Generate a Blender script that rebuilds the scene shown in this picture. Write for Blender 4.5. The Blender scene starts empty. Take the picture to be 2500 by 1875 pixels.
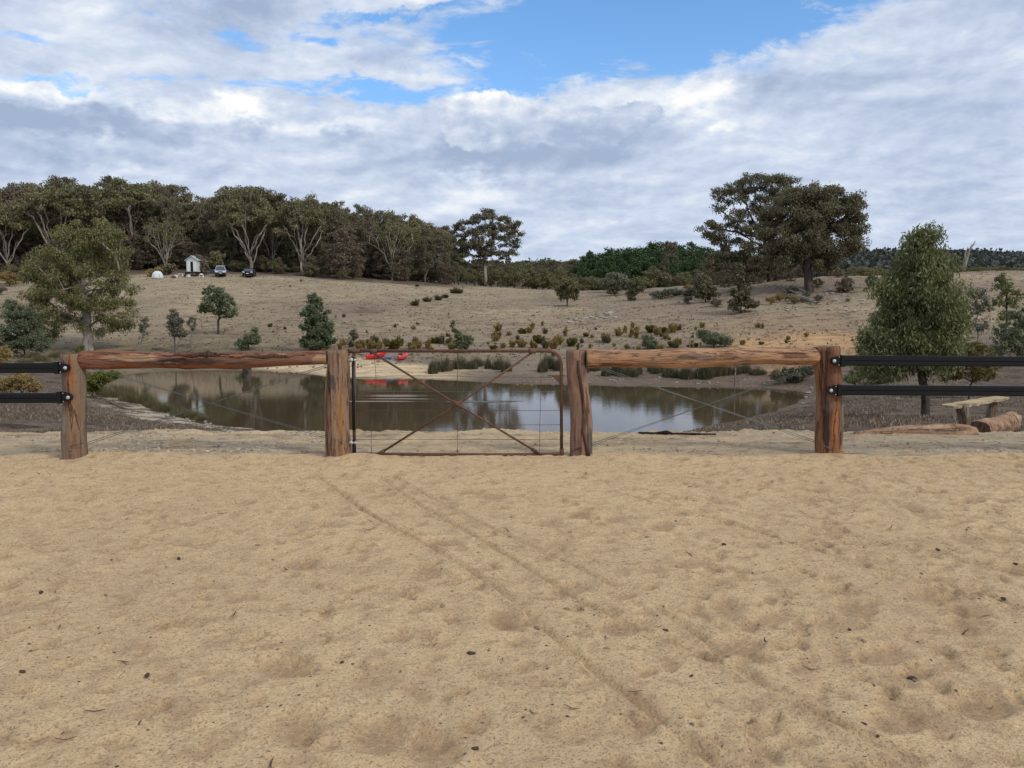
import bpy, math, random
import numpy as np
from mathutils import Vector, Matrix
R = math.radians
random.seed(7)
RNG = np.random.default_rng(11)
S = bpy.context.scene
COL = S.collection

# ------------------------------------------------------------------ camera
CAMH, PITCH, F = 1.7, math.atan(177.5 / 1900), 1900.0
cd = bpy.data.cameras.new('camera')
cam = bpy.data.objects.new('camera', cd); COL.objects.link(cam)
cam.location = (0, 0, CAMH); cam.rotation_euler = (R(90) - PITCH, 0, 0)
cd.sensor_width = 36; cd.lens = 36 * F / 2500; cd.clip_start = 0.05; cd.clip_end = 20000
S.camera = cam
S.view_settings.view_transform = 'Standard'; S.view_settings.look = 'None'
S.view_settings.exposure = 0.07; S.view_settings.gamma = 1
S.cycles.max_bounces = 7; S.cycles.diffuse_bounces = 3; S.cycles.glossy_bounces = 3
S.cycles.transparent_max_bounces = 6; S.cycles.transmission_bounces = 4
S.cycles.caustics_reflective = False; S.cycles.caustics_refractive = False
CP, SP = math.cos(PITCH), math.sin(PITCH)
def ray(px, py):
    u, v = (px - 1250) / F, (937.5 - py) / F
    return np.array([u, CP + v * SP, -SP + v * CP])
def at(px, py, Y):                       # the point seen at a pixel, at distance Y
    d = ray(px, py); p = d * (Y / d[1]); p[2] += CAMH
    return p
def slope(py): return ray(1250, py)[2] / ray(1250, py)[1]

# ------------------------------------------------------------------ node helper
class G:
    def __init__(s, nt): s.nt = nt; nt.nodes.clear()
    def n(s, t, **k):
        nd = s.nt.nodes.new(t)
        for a, v in k.items(): setattr(nd, a, v)
        return nd
    def link(s, a, b): s.nt.links.new(a, b)
    def put(s, sock, v):
        if isinstance(v, bpy.types.NodeSocket): s.link(v, sock)
        elif v is not None:
            if sock.type == 'RGBA' and len(v) == 3: v = (*v, 1)
            sock.default_value = v
    def m(s, op, a, b=None, c=None, clamp=False):
        nd = s.n('ShaderNodeMath', operation=op, use_clamp=clamp)
        s.put(nd.inputs[0], a)
        if b is not None: s.put(nd.inputs[1], b)
        if c is not None: s.put(nd.inputs[2], c)
        return nd.outputs[0]
    def vm(s, op, a, b=None, sc=None):
        nd = s.n('ShaderNodeVectorMath', operation=op)
        s.put(nd.inputs[0], a)
        if b is not None: s.put(nd.inputs[1], b)
        if sc is not None: s.put(nd.inputs[3], sc)
        return nd.outputs[1] if op in ('LENGTH', 'DOT_PRODUCT') else nd.outputs[0]
    def mix(s, f, a, b, mode='MIX'):
        nd = s.n('ShaderNodeMix', data_type='RGBA', blend_type=mode)
        s.put(nd.inputs[0], f); s.put(nd.inputs[6], a); s.put(nd.inputs[7], b)
        return nd.outputs[2]
    def sstep(s, x, a, b, lo=0.0, hi=1.0):
        nd = s.n('ShaderNodeMapRange', interpolation_type='SMOOTHSTEP')
        s.put(nd.inputs[0], x); nd.inputs[1].default_value = a; nd.inputs[2].default_value = b
        nd.inputs[3].default_value = lo; nd.inputs[4].default_value = hi
        return nd.outputs[0]
    def noise(s, vec, scale, detail=4, rough=0.55, dist=0.0, out=0):
        nd = s.n('ShaderNodeTexNoise')
        s.put(nd.inputs['Vector'], vec); nd.inputs['Scale'].default_value = scale
        nd.inputs['Detail'].default_value = detail; nd.inputs['Roughness'].default_value = rough
        nd.inputs['Distortion'].default_value = dist
        return nd.outputs[out]
    def mapv(s, vec, scale=(1, 1, 1), loc=(0, 0, 0), rot=(0, 0, 0)):
        nd = s.n('ShaderNodeMapping'); s.put(nd.inputs[0], vec)
        nd.inputs['Location'].default_value = loc; nd.inputs['Scale'].default_value = scale
        nd.inputs['Rotation'].default_value = rot
        return nd.outputs[0]
    def xyz(s, x, y, z):
        nd = s.n('ShaderNodeCombineXYZ')
        for i, v in enumerate((x, y, z)): s.put(nd.inputs[i], v)
        return nd.outputs[0]
    def sep(s, v):
        nd = s.n('ShaderNodeSeparateXYZ'); s.put(nd.inputs[0], v); return nd.outputs
    def ramp(s, f, stops, interp='LINEAR'):
        nd = s.n('ShaderNodeValToRGB'); s.put(nd.inputs[0], f)
        cr = nd.color_ramp; cr.interpolation = interp
        while len(cr.elements) < len(stops): cr.elements.new(0.5)
        for e, (p, c) in zip(cr.elements, stops):
            e.position = p; e.color = (*c, 1) if len(c) == 3 else c
        return nd.outputs[0]

# ------------------------------------------------------------------ sky
SUN_EL, SUN_AZ = R(40), R(128)           # azimuth clockwise from +Y (view direction)
w = bpy.data.worlds.new('World'); S.world = w; w.use_nodes = True
g = G(w.node_tree)
tc = g.n('ShaderNodeTexCoord').outputs['Generated']
dirn = g.vm('NORMALIZE', tc)
X, Y_, Z = g.sep(dirn)
az = g.m('ARCTAN2', X, Y_)
el = g.m('ARCSINE', Z)
sky = g.n('ShaderNodeTexSky', sky_type='NISHITA', sun_disc=False)
sky.sun_elevation = SUN_EL; sky.sun_rotation = SUN_AZ; sky.air_density = 1.0; sky.dust_density = 0.6; sky.ozone_density = 1.6
zc = g.m('MAXIMUM', Z, 0.0)
den = g.m('ADD', zc, 0.20)
q = g.xyz(g.m('DIVIDE', X, den), g.m('DIVIDE', Y_, den), 0.37)
# gently warped azimuth/elevation plane, in radians
wn = g.n('ShaderNodeTexNoise'); g.put(wn.inputs['Vector'], g.xyz(g.m('MULTIPLY', az, 5), g.m('MULTIPLY', el, 9), 0)); wn.inputs['Scale'].default_value = 2.2; wn.inputs['Detail'].default_value = 5; wn.inputs['Roughness'].default_value = 0.62
wx, wy, wz = g.sep(wn.outputs['Color'])
azw = g.m('ADD', az, g.m('MULTIPLY', g.m('SUBTRACT', wx, 0.5), 0.17))
elw = g.m('ADD', el, g.m('MULTIPLY', g.m('SUBTRACT', wy, 0.5), 0.075))
def blob(px, py, rx, ry, amp, rot=0.0, a=None, e=None):
    a = azw if a is None else a; e = elw if e is None else e
    ca, ce = math.atan((px - 1250) / F), math.atan((760 - py) / F)
    dx = g.m('SUBTRACT', a, ca); dy = g.m('SUBTRACT', e, ce)
    c, s_ = math.cos(rot), math.sin(rot)
    ax = g.m('ADD', g.m('MULTIPLY', dx, c), g.m('MULTIPLY', dy, s_))
    ay = g.m('ADD', g.m('MULTIPLY', dx, -s_), g.m('MULTIPLY', dy, c))
    ax = g.m('MULTIPLY', ax, F / rx); ay = g.m('MULTIPLY', ay, F / ry)
    r2 = g.m('ADD', g.m('MULTIPLY', ax, ax), g.m('MULTIPLY', ay, ay))
    return g.m('MULTIPLY', g.m('EXPONENT', g.m('MULTIPLY', r2, -1.0)), amp)
def total(lst):
    t = lst[0]
    for x in lst[1:]: t = g.m('ADD', t, x)
    return t
n_big = g.noise(q, 1.3, 8, 0.58, 0.25)
n_mid = g.noise(g.mapv(q, (1, 1.2, 1), (3.1, 1.7, 0)), 3.6, 9, 0.60, 0.2)
blue = total([blob(1500, 60, 430, 120, 1.0, R(3)), blob(1950, 50, 420, 75, 1.0, R(6)), blob(1230, 150, 230, 60, .55, R(-6)), blob(450, 110, 140, 20, .5, R(8)), blob(320, 262, 160, 10, .5),
              blob(1700, 140, 330, 50, .4), blob(700, 266, 220, 24, .85, R(1)), blob(960, 240, 220, 20, .75),
              blob(100, 225, 130, 14, .7), blob(180, 300, 160, 11, .6), blob(620, 172, 90, 22, .7), blob(810, 158, 65, 22, .7),
              blob(320, 5, 50, 22, .55), blob(400, 90, 90, 26, .22), blob(1330, 215, 170, 26, .5), blob(2090, 205, 70, 10, .35),
              blob(950, 85, 200, 12, .55, R(10))])
wisp = g.noise(g.mapv(q, (1.0, 1.6, 1), (7, 2, 0)), 5.5, 8, 0.65, 0.5)
blue = g.m('MULTIPLY', blue, g.sstep(wisp, 0.68, 0.42, 0.45, 1.0))
cov = g.m('SUBTRACT', g.m('ADD', g.m('ADD', g.m('MULTIPLY', n_big, 0.5), g.m('MULTIPLY', n_mid, 0.55)), 0.20), g.m('MULTIPLY', blue, 0.62))
alpha = g.sstep(cov, 0.26, 0.60)
# cloud shade: billow relief by comparing the field towards the light
qs = g.mapv(g.xyz(g.m('MULTIPLY', az, 4.6), g.m('MULTIPLY', g.m('POWER', g.m('MAXIMUM', el, 0.0), 0.8), 9.0), 0.0), (1, 1, 1), (0.4, 0.9, 0))
qs2 = g.vm('ADD', qs, (-0.035, 0.075, 0))
s1 = g.noise(qs, 1.5, 9, 0.58, 0.15); s2 = g.noise(qs2, 1.5, 9, 0.58, 0.15)
relief = g.m('MULTIPLY', g.m('SUBTRACT', s1, s2), 1.7)
lowbank = g.sstep(el, R(17), R(5))
base_sh = g.m('ADD', 0.45, g.m('MULTIPLY', g.m('SUBTRACT', n_mid, 0.5), 0.75))
base_sh = g.m('ADD', base_sh, g.m('MULTIPLY', g.m('SUBTRACT', g.noise(qs, 0.9, 8, 0.6), 0.5), 0.7))
base_sh = g.m('ADD', base_sh, g.m('MULTIPLY', relief, 1.0))
bright = total([blob(1190, 262, 85, 40, .75, 0), blob(1240, 300, 60, 40, .55), blob(1500, 262, 130, 32, .35), blob(1690, 262, 70, 38, .65), blob(600, 312, 45, 18, .5),
                blob(780, 330, 120, 14, .3), blob(1760, 335, 45, 14, .45), blob(1140, 440, 90, 45, .5), blob(270, 378, 38, 17, .5),
                blob(650, 425, 220, 24, .35), blob(300, 50, 60, 40, .3), blob(800, 25, 220, 30, .25, R(6)), blob(120, 310, 300, 20, .3),
                blob(500, 320, 420, 18, .2), blob(260, 130, 60, 18, .25), blob(330, 445, 120, 14, .35), blob(1050, 20, 160, 20, .3)])
dark = total([blob(1120, 400, 130, 26, .3), blob(60, 370, 80, 26, .55), blob(290, 342, 90, 26, .6), blob(210, 370, 120, 20, .4), blob(470, 365, 60, 18, .4), blob(610, 345, 40, 20, .35),
              blob(1140, 350, 90, 42, .4), blob(1230, 405, 170, 42, .55, R(-5)), blob(1500, 320, 240, 46, .3), blob(860, 355, 70, 20, .4),
              blob(640, 95, 110, 70, .42, R(20)), blob(180, 60, 160, 60, .25), blob(420, 430, 460, 26, .35), blob(1850, 245, 130, 22, .3), blob(1400, 370, 200, 40, .22)])
sh = g.m('SUBTRACT', g.m('ADD', base_sh, bright), g.m('MULTIPLY', dark, 0.9))
ccol = g.ramp(sh, [(0.0, (0.35, 0.44, 0.60)), (0.28, (0.47, 0.555, 0.72)), (0.52, (0.60, 0.68, 0.82)), (0.76, (0.78, 0.83, 0.90)), (1.0, (0.95, 0.95, 0.95))])
skyc = g.vm('MULTIPLY', sky.outputs[0], (1.12, 1.60, 1.95))
# the blue between the clouds, from the sky texture, a little veiled low down
# one towering bright cumulus, crisp at the top and flat grey beneath
wf = g.n('ShaderNodeTexNoise'); g.put(wf.inputs['Vector'], g.xyz(g.m('MULTIPLY', az, 30), g.m('MULTIPLY', el, 36), 2)); wf.inputs['Scale'].default_value = 1.0; wf.inputs['Detail'].default_value = 7; wf.inputs['Roughness'].default_value = 0.6
fx, fy, fz = g.sep(wf.outputs['Color'])
azf = g.m('ADD', az, g.m('MULTIPLY', g.m('SUBTRACT', fx, 0.5), 0.05)); elf = g.m('ADD', el, g.m('MULTIPLY', g.m('SUBTRACT', fy, 0.5), 0.04))
cum = total([blob(px_, py_, rx_, ry_, 1.0, 0, azf, elf) for px_, py_, rx_, ry_ in ((1185, 262, 48, 38), (1130, 300, 60, 40), (1255, 285, 60, 46), (1330, 325, 80, 46), (1200, 345, 120, 50), (1450, 325, 90, 44), (1560, 300, 60, 34))])
cumA = g.m('MULTIPLY', g.sstep(cum, 0.50, 0.72), g.sstep(elf, math.atan((760 - 430) / F), math.atan((760 - 370) / F)))
cumS = g.m('ADD', 0.22, g.m('MULTIPLY', g.m('SUBTRACT', elf, math.atan((760 - 360) / F)), 9.0))
cumS = g.m('ADD', cumS, g.m('MULTIPLY', g.m('SUBTRACT', fz, 0.5), 1.5)); cumS = g.m('ADD', cumS, g.m('MULTIPLY', relief, 1.2)); cumS = g.m('SUBTRACT', cumS, g.m('MULTIPLY', g.sstep(az, R(0), R(7)), 0.22))
alpha = g.m('MAXIMUM', alpha, cumA)
ccol = g.mix(cumA, ccol, g.ramp(cumS, [(0.0, (0.38, 0.47, 0.64)), (0.4, (0.53, 0.61, 0.76)), (0.75, (0.74, 0.79, 0.87)), (1.0, (0.95, 0.95, 0.95))]))
skyb = g.mix(g.sstep(el, R(22), R(2), 0.02, 0.6), skyc, (3.2, 5.2, 9.0))
final = g.mix(alpha, skyb, g.vm('SCALE', ccol, sc=10.0))
bg = g.n('ShaderNodeBackground'); g.put(bg.inputs[0], final); bg.inputs[1].default_value = 0.1
wo = g.n('ShaderNodeOutputWorld'); g.link(bg.outputs[0], wo.inputs[0])

# ------------------------------------------------------------------ sun (veiled by thin cloud)
sd_ = bpy.data.lights.new('sun', 'SUN'); sd_.energy = 1.9; sd_.angle = R(11); sd_.color = (1.0, 0.95, 0.86)
sun = bpy.data.objects.new('sun', sd_); COL.objects.link(sun)
sv = Vector((math.sin(SUN_AZ) * math.cos(SUN_EL), math.cos(SUN_AZ) * math.cos(SUN_EL), math.sin(SUN_EL)))
sun.rotation_euler = sv.to_track_quat('Z', 'Y').to_euler(); sun.location = (-20, -10, 40)

# ------------------------------------------------------------------ numpy noise
def _h(ix, iy, seed):
    n = (ix.astype(np.int64) * 374761393 + iy.astype(np.int64) * 668265263 + seed * 1442695041) & 0x7fffffff
    n = (n ^ (n >> 13)) * 1274126177 & 0x7fffffff
    return ((n ^ (n >> 16)) & 0xffff) / 65535.0
def vnoise(x, y, seed=0):
    ix, iy = np.floor(x), np.floor(y); fx, fy = x - ix, y - iy
    fx = fx * fx * (3 - 2 * fx); fy = fy * fy * (3 - 2 * fy)
    a, b = _h(ix, iy, seed), _h(ix + 1, iy, seed); c, d = _h(ix, iy + 1, seed), _h(ix + 1, iy + 1, seed)
    return (a + (b - a) * fx) * (1 - fy) + (c + (d - c) * fx) * fy
def fbm(x, y, octv=4, seed=0, gain=0.5):
    t = 0; a = 1; s = 0
    for i in range(octv):
        t = t + a * vnoise(x * 2 ** i + 17.3 * i, y * 2 ** i - 9.1 * i, seed + i); s += a; a *= gain
    return t / s - 0.5
def sm(x, a, b):
    t = np.clip((x - a) / (b - a), 0, 1); return t * t * (3 - 2 * t)

# ------------------------------------------------------------------ terrain
WATER = -2.9
NEAR = [(0.5, 'z', 0), (9.2, 'z', 0), (10, 'z', -.02), (11.5, 'z', -.11), (12.5, 'z', -.26), (14, 'z', -.6)]
PROF = {
    -1200: [(18, 1020), (30, 980), (50, 915), (75, 850), (100, 775), (140, 700), (170, 660), (230, 640), (350, 640), (600, 650), (2500, 650)],
    0: [(18, 1020), (30, 985), (50, 915), (75, 862), (100, 770), (140, 695), (170, 655), (230, 640), (350, 640), (600, 650), (2500, 650)],
    250: [(20, 1032), (30, 1002), (38, 975), (50, 925), (62, 898), (75, 858), (95, 790), (120, 715), (140, 677), (165, 652), (220, 640), (350, 640), (600, 650), (2500, 650)],
    500: [(20, 1060), (28, 1065), (60, 906), (62, 900), (70, 868), (80, 820), (95, 770), (120, 702), (140, 672), (165, 655), (220, 645), (350, 650), (600, 650), (2500, 650)],
    700: [(20, 1065), (28, 1072), (60, 906), (64, 888), (72, 855), (90, 780), (115, 715), (140, 678), (170, 656), (220, 650), (350, 650), (600, 655), (2500, 650)],
    900: [(20, 1065), (28, 1072), (54, 924), (60, 880), (65, 864), (75, 820), (95, 762), (120, 715), (145, 688), (170, 672), (220, 670), (350, 665), (600, 660), (2500, 655)],
    1100: [(20, 1065), (28, 1072), (53, 927), (60, 893), (68, 860), (85, 800), (110, 745), (140, 708), (162, 694), (190, 700), (250, 700), (350, 690), (450, 670), (600, 665), (2500, 655)],
    1300: [(20, 1065), (28, 1072), (50, 937), (56, 905), (64, 868), (80, 815), (100, 765), (130, 722), (155, 708), (168, 708), (200, 722), (260, 715), (350, 700), (450, 670), (600, 665), (2500, 655)],
    1450: [(20, 1065), (28, 1072), (49, 940), (55, 900), (64, 858), (80, 805), (100, 758), (125, 726), (142, 712), (155, 711), (200, 728), (260, 710), (350, 690), (450, 665), (600, 665), (2500, 655)],
    1650: [(20, 1060), (28, 1062), (48, 943), (55, 896), (64, 848), (75, 803), (90, 752), (110, 716), (125, 701), (135, 698), (160, 710), (200, 720), (260, 700), (350, 680), (600, 665), (2500, 655)],
    1850: [(18, 1040), (26, 1022), (46, 950), (52, 905), (60, 860), (72, 800), (85, 745), (95, 715), (105, 692), (115, 686), (140, 700), (200, 720), (300, 690), (450, 680), (600, 650), (750, 632), (900, 655), (2500, 655)],
    2050: [(18, 1040), (24, 1015), (34, 970), (44, 925), (52, 885), (60, 846), (72, 792), (85, 740), (95, 705), (105, 684), (118, 674), (150, 690), (250, 700), (450, 680), (600, 645), (750, 628), (900, 655), (2500, 655)],
    2300: [(16, 1050), (20, 1030), (30, 982), (42, 920), (55, 850), (70, 780), (90, 720), (120, 668), (150, 662), (200, 690), (350, 690), (500, 670), (600, 640), (750, 622), (900, 650), (2500, 655)],
    2500: [(16, 1050), (20, 1030), (30, 982), (42, 920), (55, 850), (70, 790), (90, 725), (120, 672), (150, 660), (200, 690), (350, 690), (500, 670), (600, 650), (750, 634), (900, 655), (2500, 655)],
    3800: [(16, 1050), (20, 1030), (30, 982), (42, 920), (55, 850), (70, 790), (90, 725), (120, 672), (150, 660), (200, 680), (350, 680), (600, 660), (750, 640), (2500, 655)],
}
LY = np.linspace(math.log(0.5), math.log(2600), 700)
def _prof(rows):
    ys = [r[0] for r in NEAR]; zs = [r[2] for r in NEAR]
    for Yv, py in rows: ys.append(Yv); zs.append(CAMH + slope(py) * Yv)
    return np.interp(np.exp(LY), ys, zs)
CX = np.array(sorted(PROF)); TAB0 = np.array([_prof(PROF[c]) for c in CX])
CG = np.arange(-1200, 3801, 50.0)
TAB = np.array([[0.0]])
TAB = np.stack([np.interp(CG, CX, TAB0[:, j]) for j in range(len(LY))], 1)
def _gs(A, sig, ax):
    k = np.arange(-int(3 * sig), int(3 * sig) + 1); wk = np.exp(-k * k / (2 * sig * sig)); wk /= wk.sum()
    pad = [(0, 0), (0, 0)]; pad[ax] = (len(k) // 2,) * 2
    P = np.pad(A, pad, 'edge'); out = 0
    for i, ww in enumerate(wk):
        sl = [slice(None)] * 2; sl[ax] = slice(i, i + A.shape[ax]); out = out + ww * P[tuple(sl)]
    return out
TAB = _gs(_gs(TAB, 2.2, 1), 1.6, 0)
SHORE_PX = [(585, 1042), (470, 1030), (405, 1012), (350, 990), (290, 960), (255, 938), (300, 916), (430, 906), (560, 904), (700, 908), (800, 920), (900, 924),
            (1000, 925), (1100, 929), (1250, 937), (1400, 939), (1600, 944), (1800, 946), (1900, 950), (1965, 960), (1950, 978), (1850, 1012), (1720, 1044), (1560, 1068), (1100, 1072), (760, 1066)]
SHORE = []
for a, b in SHORE_PX:
    d = ray(a, b); t = (WATER - CAMH) / d[2]; SHORE.append((d[0] * t, d[1] * t))
def _densify(P, n=6):
    P = np.array(P); out = []
    N = len(P)
    for i in range(N):
        p0, p1, p2, p3 = P[i - 1], P[i], P[(i + 1) % N], P[(i + 2) % N]
        for k in range(n):
            t = k / n
            out.append(0.5 * ((2 * p1) + (-p0 + p2) * t + (2 * p0 - 5 * p1 + 4 * p2 - p3) * t * t + (-p0 + 3 * p1 - 3 * p2 + p3) * t ** 3))
    return np.array(out)
SH = _densify(SHORE)
def shore_sd(x, y):                      # positive on land
    x = np.asarray(x, float); y = np.asarray(y, float); shp = x.shape
    x = x.ravel(); y = y.ravel(); out = np.full(x.shape, 60.0)
    sel = (y > 15) & (y < 100) & (np.abs(x) < 70)
    xs, ys = x[sel], y[sel]
    best = np.full(xs.shape, 1e9); inside = np.zeros(xs.shape, bool)
    N = len(SH)
    for i in range(N):
        ax, ay = SH[i]; bx, by = SH[(i + 1) % N]
        dx, dy = bx - ax, by - ay; L = dx * dx + dy * dy + 1e-12
        t = np.clip(((xs - ax) * dx + (ys - ay) * dy) / L, 0, 1)
        best = np.minimum(best, (xs - ax - t * dx) ** 2 + (ys - ay - t * dy) ** 2)
        c = ((ay > ys) != (by > ys)) & (xs < (bx - ax) * (ys - ay) / (by - ay + 1e-12) + ax)
        inside ^= c
    d = np.sqrt(best); d[inside] *= -1; out[sel] = d
    return out.reshape(shp)
def height(x, y, rough=True):
    x = np.asarray(x, float); y = np.asarray(y, float)
    yy = np.maximum(y, 0.6)
    c = np.clip((1250 + F * x / yy - CG[0]) / 50.0, 0, len(CG) - 1.001)
    l = np.clip((np.log(yy) - LY[0]) / (LY[1] - LY[0]), 0, len(LY) - 1.001)
    ci, li = c.astype(int), l.astype(int); cf, lf = c - ci, l - li
    z = (TAB[ci, li] * (1 - cf) + TAB[ci + 1, li] * cf) * (1 - lf) + (TAB[ci, li + 1] * (1 - cf) + TAB[ci + 1, li + 1] * cf) * lf
    s = shore_sd(x, y)
    s = s + 0.9 * fbm(x * 0.35, y * 0.35, 4, 5)
    zs = np.where(s > 0, WATER + 0.10 * s, WATER + 0.22 * s)
    z = zs + (z - zs) * sm(s, 0.0, 5.0)
    z = np.where((s > 0.4) & (z < WATER + 0.05), WATER + 0.05, z)
    if rough:
        k = sm(y, 9.6, 13)
        z = z + k * (fbm(x * 0.8, y * 0.8, 5, 2) * 0.13 + fbm(x * 4, y * 4, 4, 9) * 0.09 * (1 - 0.6 * sm(y, 40, 70))) * (0.3 + 0.7 * sm(s, 0.3, 2.5))
        z = z + sm(y, 60, 90) * (fbm(x * 0.12, y * 0.12, 4, 31) * 0.55 + fbm(x * 0.28, y * 0.5, 4, 37) * 0.42)
        # crest of heaped earth above the pond
        z = z + np.exp(-((y - 12.3) / 0.9) ** 2) * fbm(x * 2.2, y * 2.0, 5, 71) * 0.16
        # washed-out hole on the far slope
        p = HOLE
        r = ((x - p[0]) / 2.6) ** 2 + ((y - p[1]) / 2.4) ** 2
        z = z - 0.85 * np.exp(-r * r) + 0.32 * np.exp(-(((x - p[0]) / 3.1) ** 2 + ((y - p[1] - 3.4) / 1.6) ** 2))
        # cut bank of orange clay
        z = z + 0.7 * np.exp(-((x - 22.5) / 3.5) ** 2) * sm(y, 52.5, 53.6) * (1 - sm(y, 54, 66))
    return z
HOLE = (-18.7, 96.0)
def hgt(x, y): return float(height(np.array([x]), np.array([y]))[0])
def pick(px, py, y0=9.5, y1=400):        # where the ray through a pixel meets the terrain or the water
    d = ray(px, py); ys = np.exp(np.linspace(math.log(y0), math.log(y1), 1500))
    xs = d[0] / d[1] * ys; zr = CAMH + d[2] / d[1] * ys
    hh = np.maximum(height(xs, ys), WATER); hit = np.nonzero(hh >= zr)[0]
    i = hit[0] if len(hit) else len(ys) - 1
    return np.array([xs[i], ys[i], hh[i]])
_p = pick(880, 765, 60); HOLE = (_p[0], _p[1])

# ------------------------------------------------------------------ mesh helpers
def mesh_np(name, V, Fc, mat=None, smooth=True):
    V = np.asarray(V, np.float32); Fc = np.asarray(Fc, np.int32); m = bpy.data.meshes.new(name)
    k = Fc.shape[1]
    m.vertices.add(len(V)); m.vertices.foreach_set('co', V.ravel())
    m.loops.add(Fc.size); m.loops.foreach_set('vertex_index', Fc.ravel())
    m.polygons.add(len(Fc)); m.polygons.foreach_set('loop_start', np.arange(len(Fc), dtype=np.int32) * k)
    m.polygons.foreach_set('loop_total', np.full(len(Fc), k, np.int32))
    m.polygons.foreach_set('use_smooth', np.full(len(Fc), smooth, bool))
    m.update(calc_edges=True); m.validate()
    if mat: m.materials.append(mat)
    return m
class MB:                                # collects shapes, builds ONE mesh
    def __init__(s): s.v = []; s.f = []
    def add(s, V, Fs):
        o = len(s.v); s.v.extend([tuple(map(float, p)) for p in V]); s.f.extend([tuple(i + o for i in f) for f in Fs]); return s
    def box(s, c, d, rot=None, taper=1.0):
        V = []
        for sz in (-1, 1):
            k = taper if sz > 0 else 1.0
            for sx, sy in ((-1, -1), (1, -1), (1, 1), (-1, 1)):
                p = Vector((sx * d[0] / 2 * k, sy * d[1] / 2 * k, sz * d[2] / 2))
                if rot is not None: p = rot @ p
                V.append(p + Vector(c))
        return s.add(V, [(3, 2, 1, 0), (4, 5, 6, 7), (0, 1, 5, 4), (1, 2, 6, 5), (2, 3, 7, 6), (3, 0, 4, 7)])
    def tube(s, P, rad, n=8, cap=True, jit=None):
        V, Fs = tube_arr(P, rad, n, cap, jit); return s.add(V, Fs)
    def mesh(s, name, mat, smooth=True):
        m = bpy.data.meshes.new(name); m.from_pydata(s.v, [], s.f); m.update()
        m.polygons.foreach_set('use_smooth', [smooth] * len(m.polygons))
        if mat: m.materials.append(mat)
        return m
def tube_arr(P, rad, n=8, cap=True, jit=None):
    P = np.asarray(P, float); N = len(P)
    rad = np.broadcast_to(np.asarray(rad, float), (N,))
    T = np.gradient(P, axis=0); T /= np.linalg.norm(T, axis=1)[:, None] + 1e-9
    ref = np.array([0, 0, 1.0]) if abs(T[0, 2]) < 0.9 else np.array([1.0, 0, 0])
    V = []
    u = np.cross(T[0], ref); u /= np.linalg.norm(u)
    for i in range(N):
        u = u - T[i] * np.dot(u, T[i]); u /= np.linalg.norm(u) + 1e-9; v = np.cross(T[i], u)
        for k in range(n):
            a = 2 * math.pi * k / n
            r = rad[i] * (jit(i / (N - 1), a) if jit else 1)
            V.append(P[i] + (u * math.cos(a) + v * math.sin(a)) * r)
    Fs = [(i * n + k, i * n + (k + 1) % n, (i + 1) * n + (k + 1) % n, (i + 1) * n + k) for i in range(N - 1) for k in range(n)]
    if cap: Fs += [tuple(range(n - 1, -1, -1)), tuple((N - 1) * n + k for k in range(n))]
    return V, Fs
def ob(name, mesh, parent=None, loc=None):
    o = bpy.data.objects.new(name, mesh); COL.objects.link(o)
    if parent: o.parent = parent
    if loc is not None: o.location = loc
    return o
def tag(o, label, cat, group=None, kind=None):
    o['label'] = label; o['category'] = cat
    if group: o['group'] = group
    if kind: o['kind'] = kind
    return o
def thing(name, label, cat, loc=(0, 0, 0), rz=0.0, sc=1.0, group=None):
    o = bpy.data.objects.new(name, None); COL.objects.link(o); o.empty_display_size = 0.2
    o.location = tuple(map(float, loc)); o.rotation_euler = (0, 0, rz)
    o.scale = (sc,) * 3 if not hasattr(sc, '__len__') else sc
    return tag(o, label, cat, group)
def dup(root, loc, rz=0.0, sc=1.0, label=None, group=None):
    r = root.copy(); COL.objects.link(r); r.location = tuple(map(float, loc)); r.rotation_euler = (0, 0, rz)
    r.scale = (sc,) * 3 if not hasattr(sc, '__len__') else sc
    if label: r['label'] = label
    if group: r['group'] = group
    for ch in list(root.children):
        c = ch.copy(); COL.objects.link(c); c.parent = r
        for gg in ch.children:
            d = gg.copy(); COL.objects.link(d); d.parent = c
    return r

# ------------------------------------------------------------------ materials
def new_mat(name):
    m = bpy.data.materials.new(name); m.use_nodes = True
    return m, G(m.node_tree)
def finish(g, bsdf, disp=None):
    o = g.n('ShaderNodeOutputMaterial'); g.link(bsdf, o.inputs[0])
def principled(g, col, rough=0.8, normal=None, spec=0.3, metal=0.0, **k):
    b = g.n('ShaderNodeBsdfPrincipled'); g.put(b.inputs['Base Color'], col); g.put(b.inputs['Roughness'], rough)
    b.inputs['Specular IOR Level'].default_value = spec; b.inputs['Metallic'].default_value = metal
    for a, v in k.items(): g.put(b.inputs[a], v)
    if normal is not None: g.link(normal, b.inputs['Normal'])
    return b.outputs[0]
def bump(g, h, strength=0.5, dist=0.02):
    b = g.n('ShaderNodeBump'); b.inputs['Strength'].default_value = strength; b.inputs['Distance'].default_value = dist
    g.link(h, b.inputs['Height']); return b.outputs[0]
def objc(g): return g.n('ShaderNodeTexCoord').outputs['Object']

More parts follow.
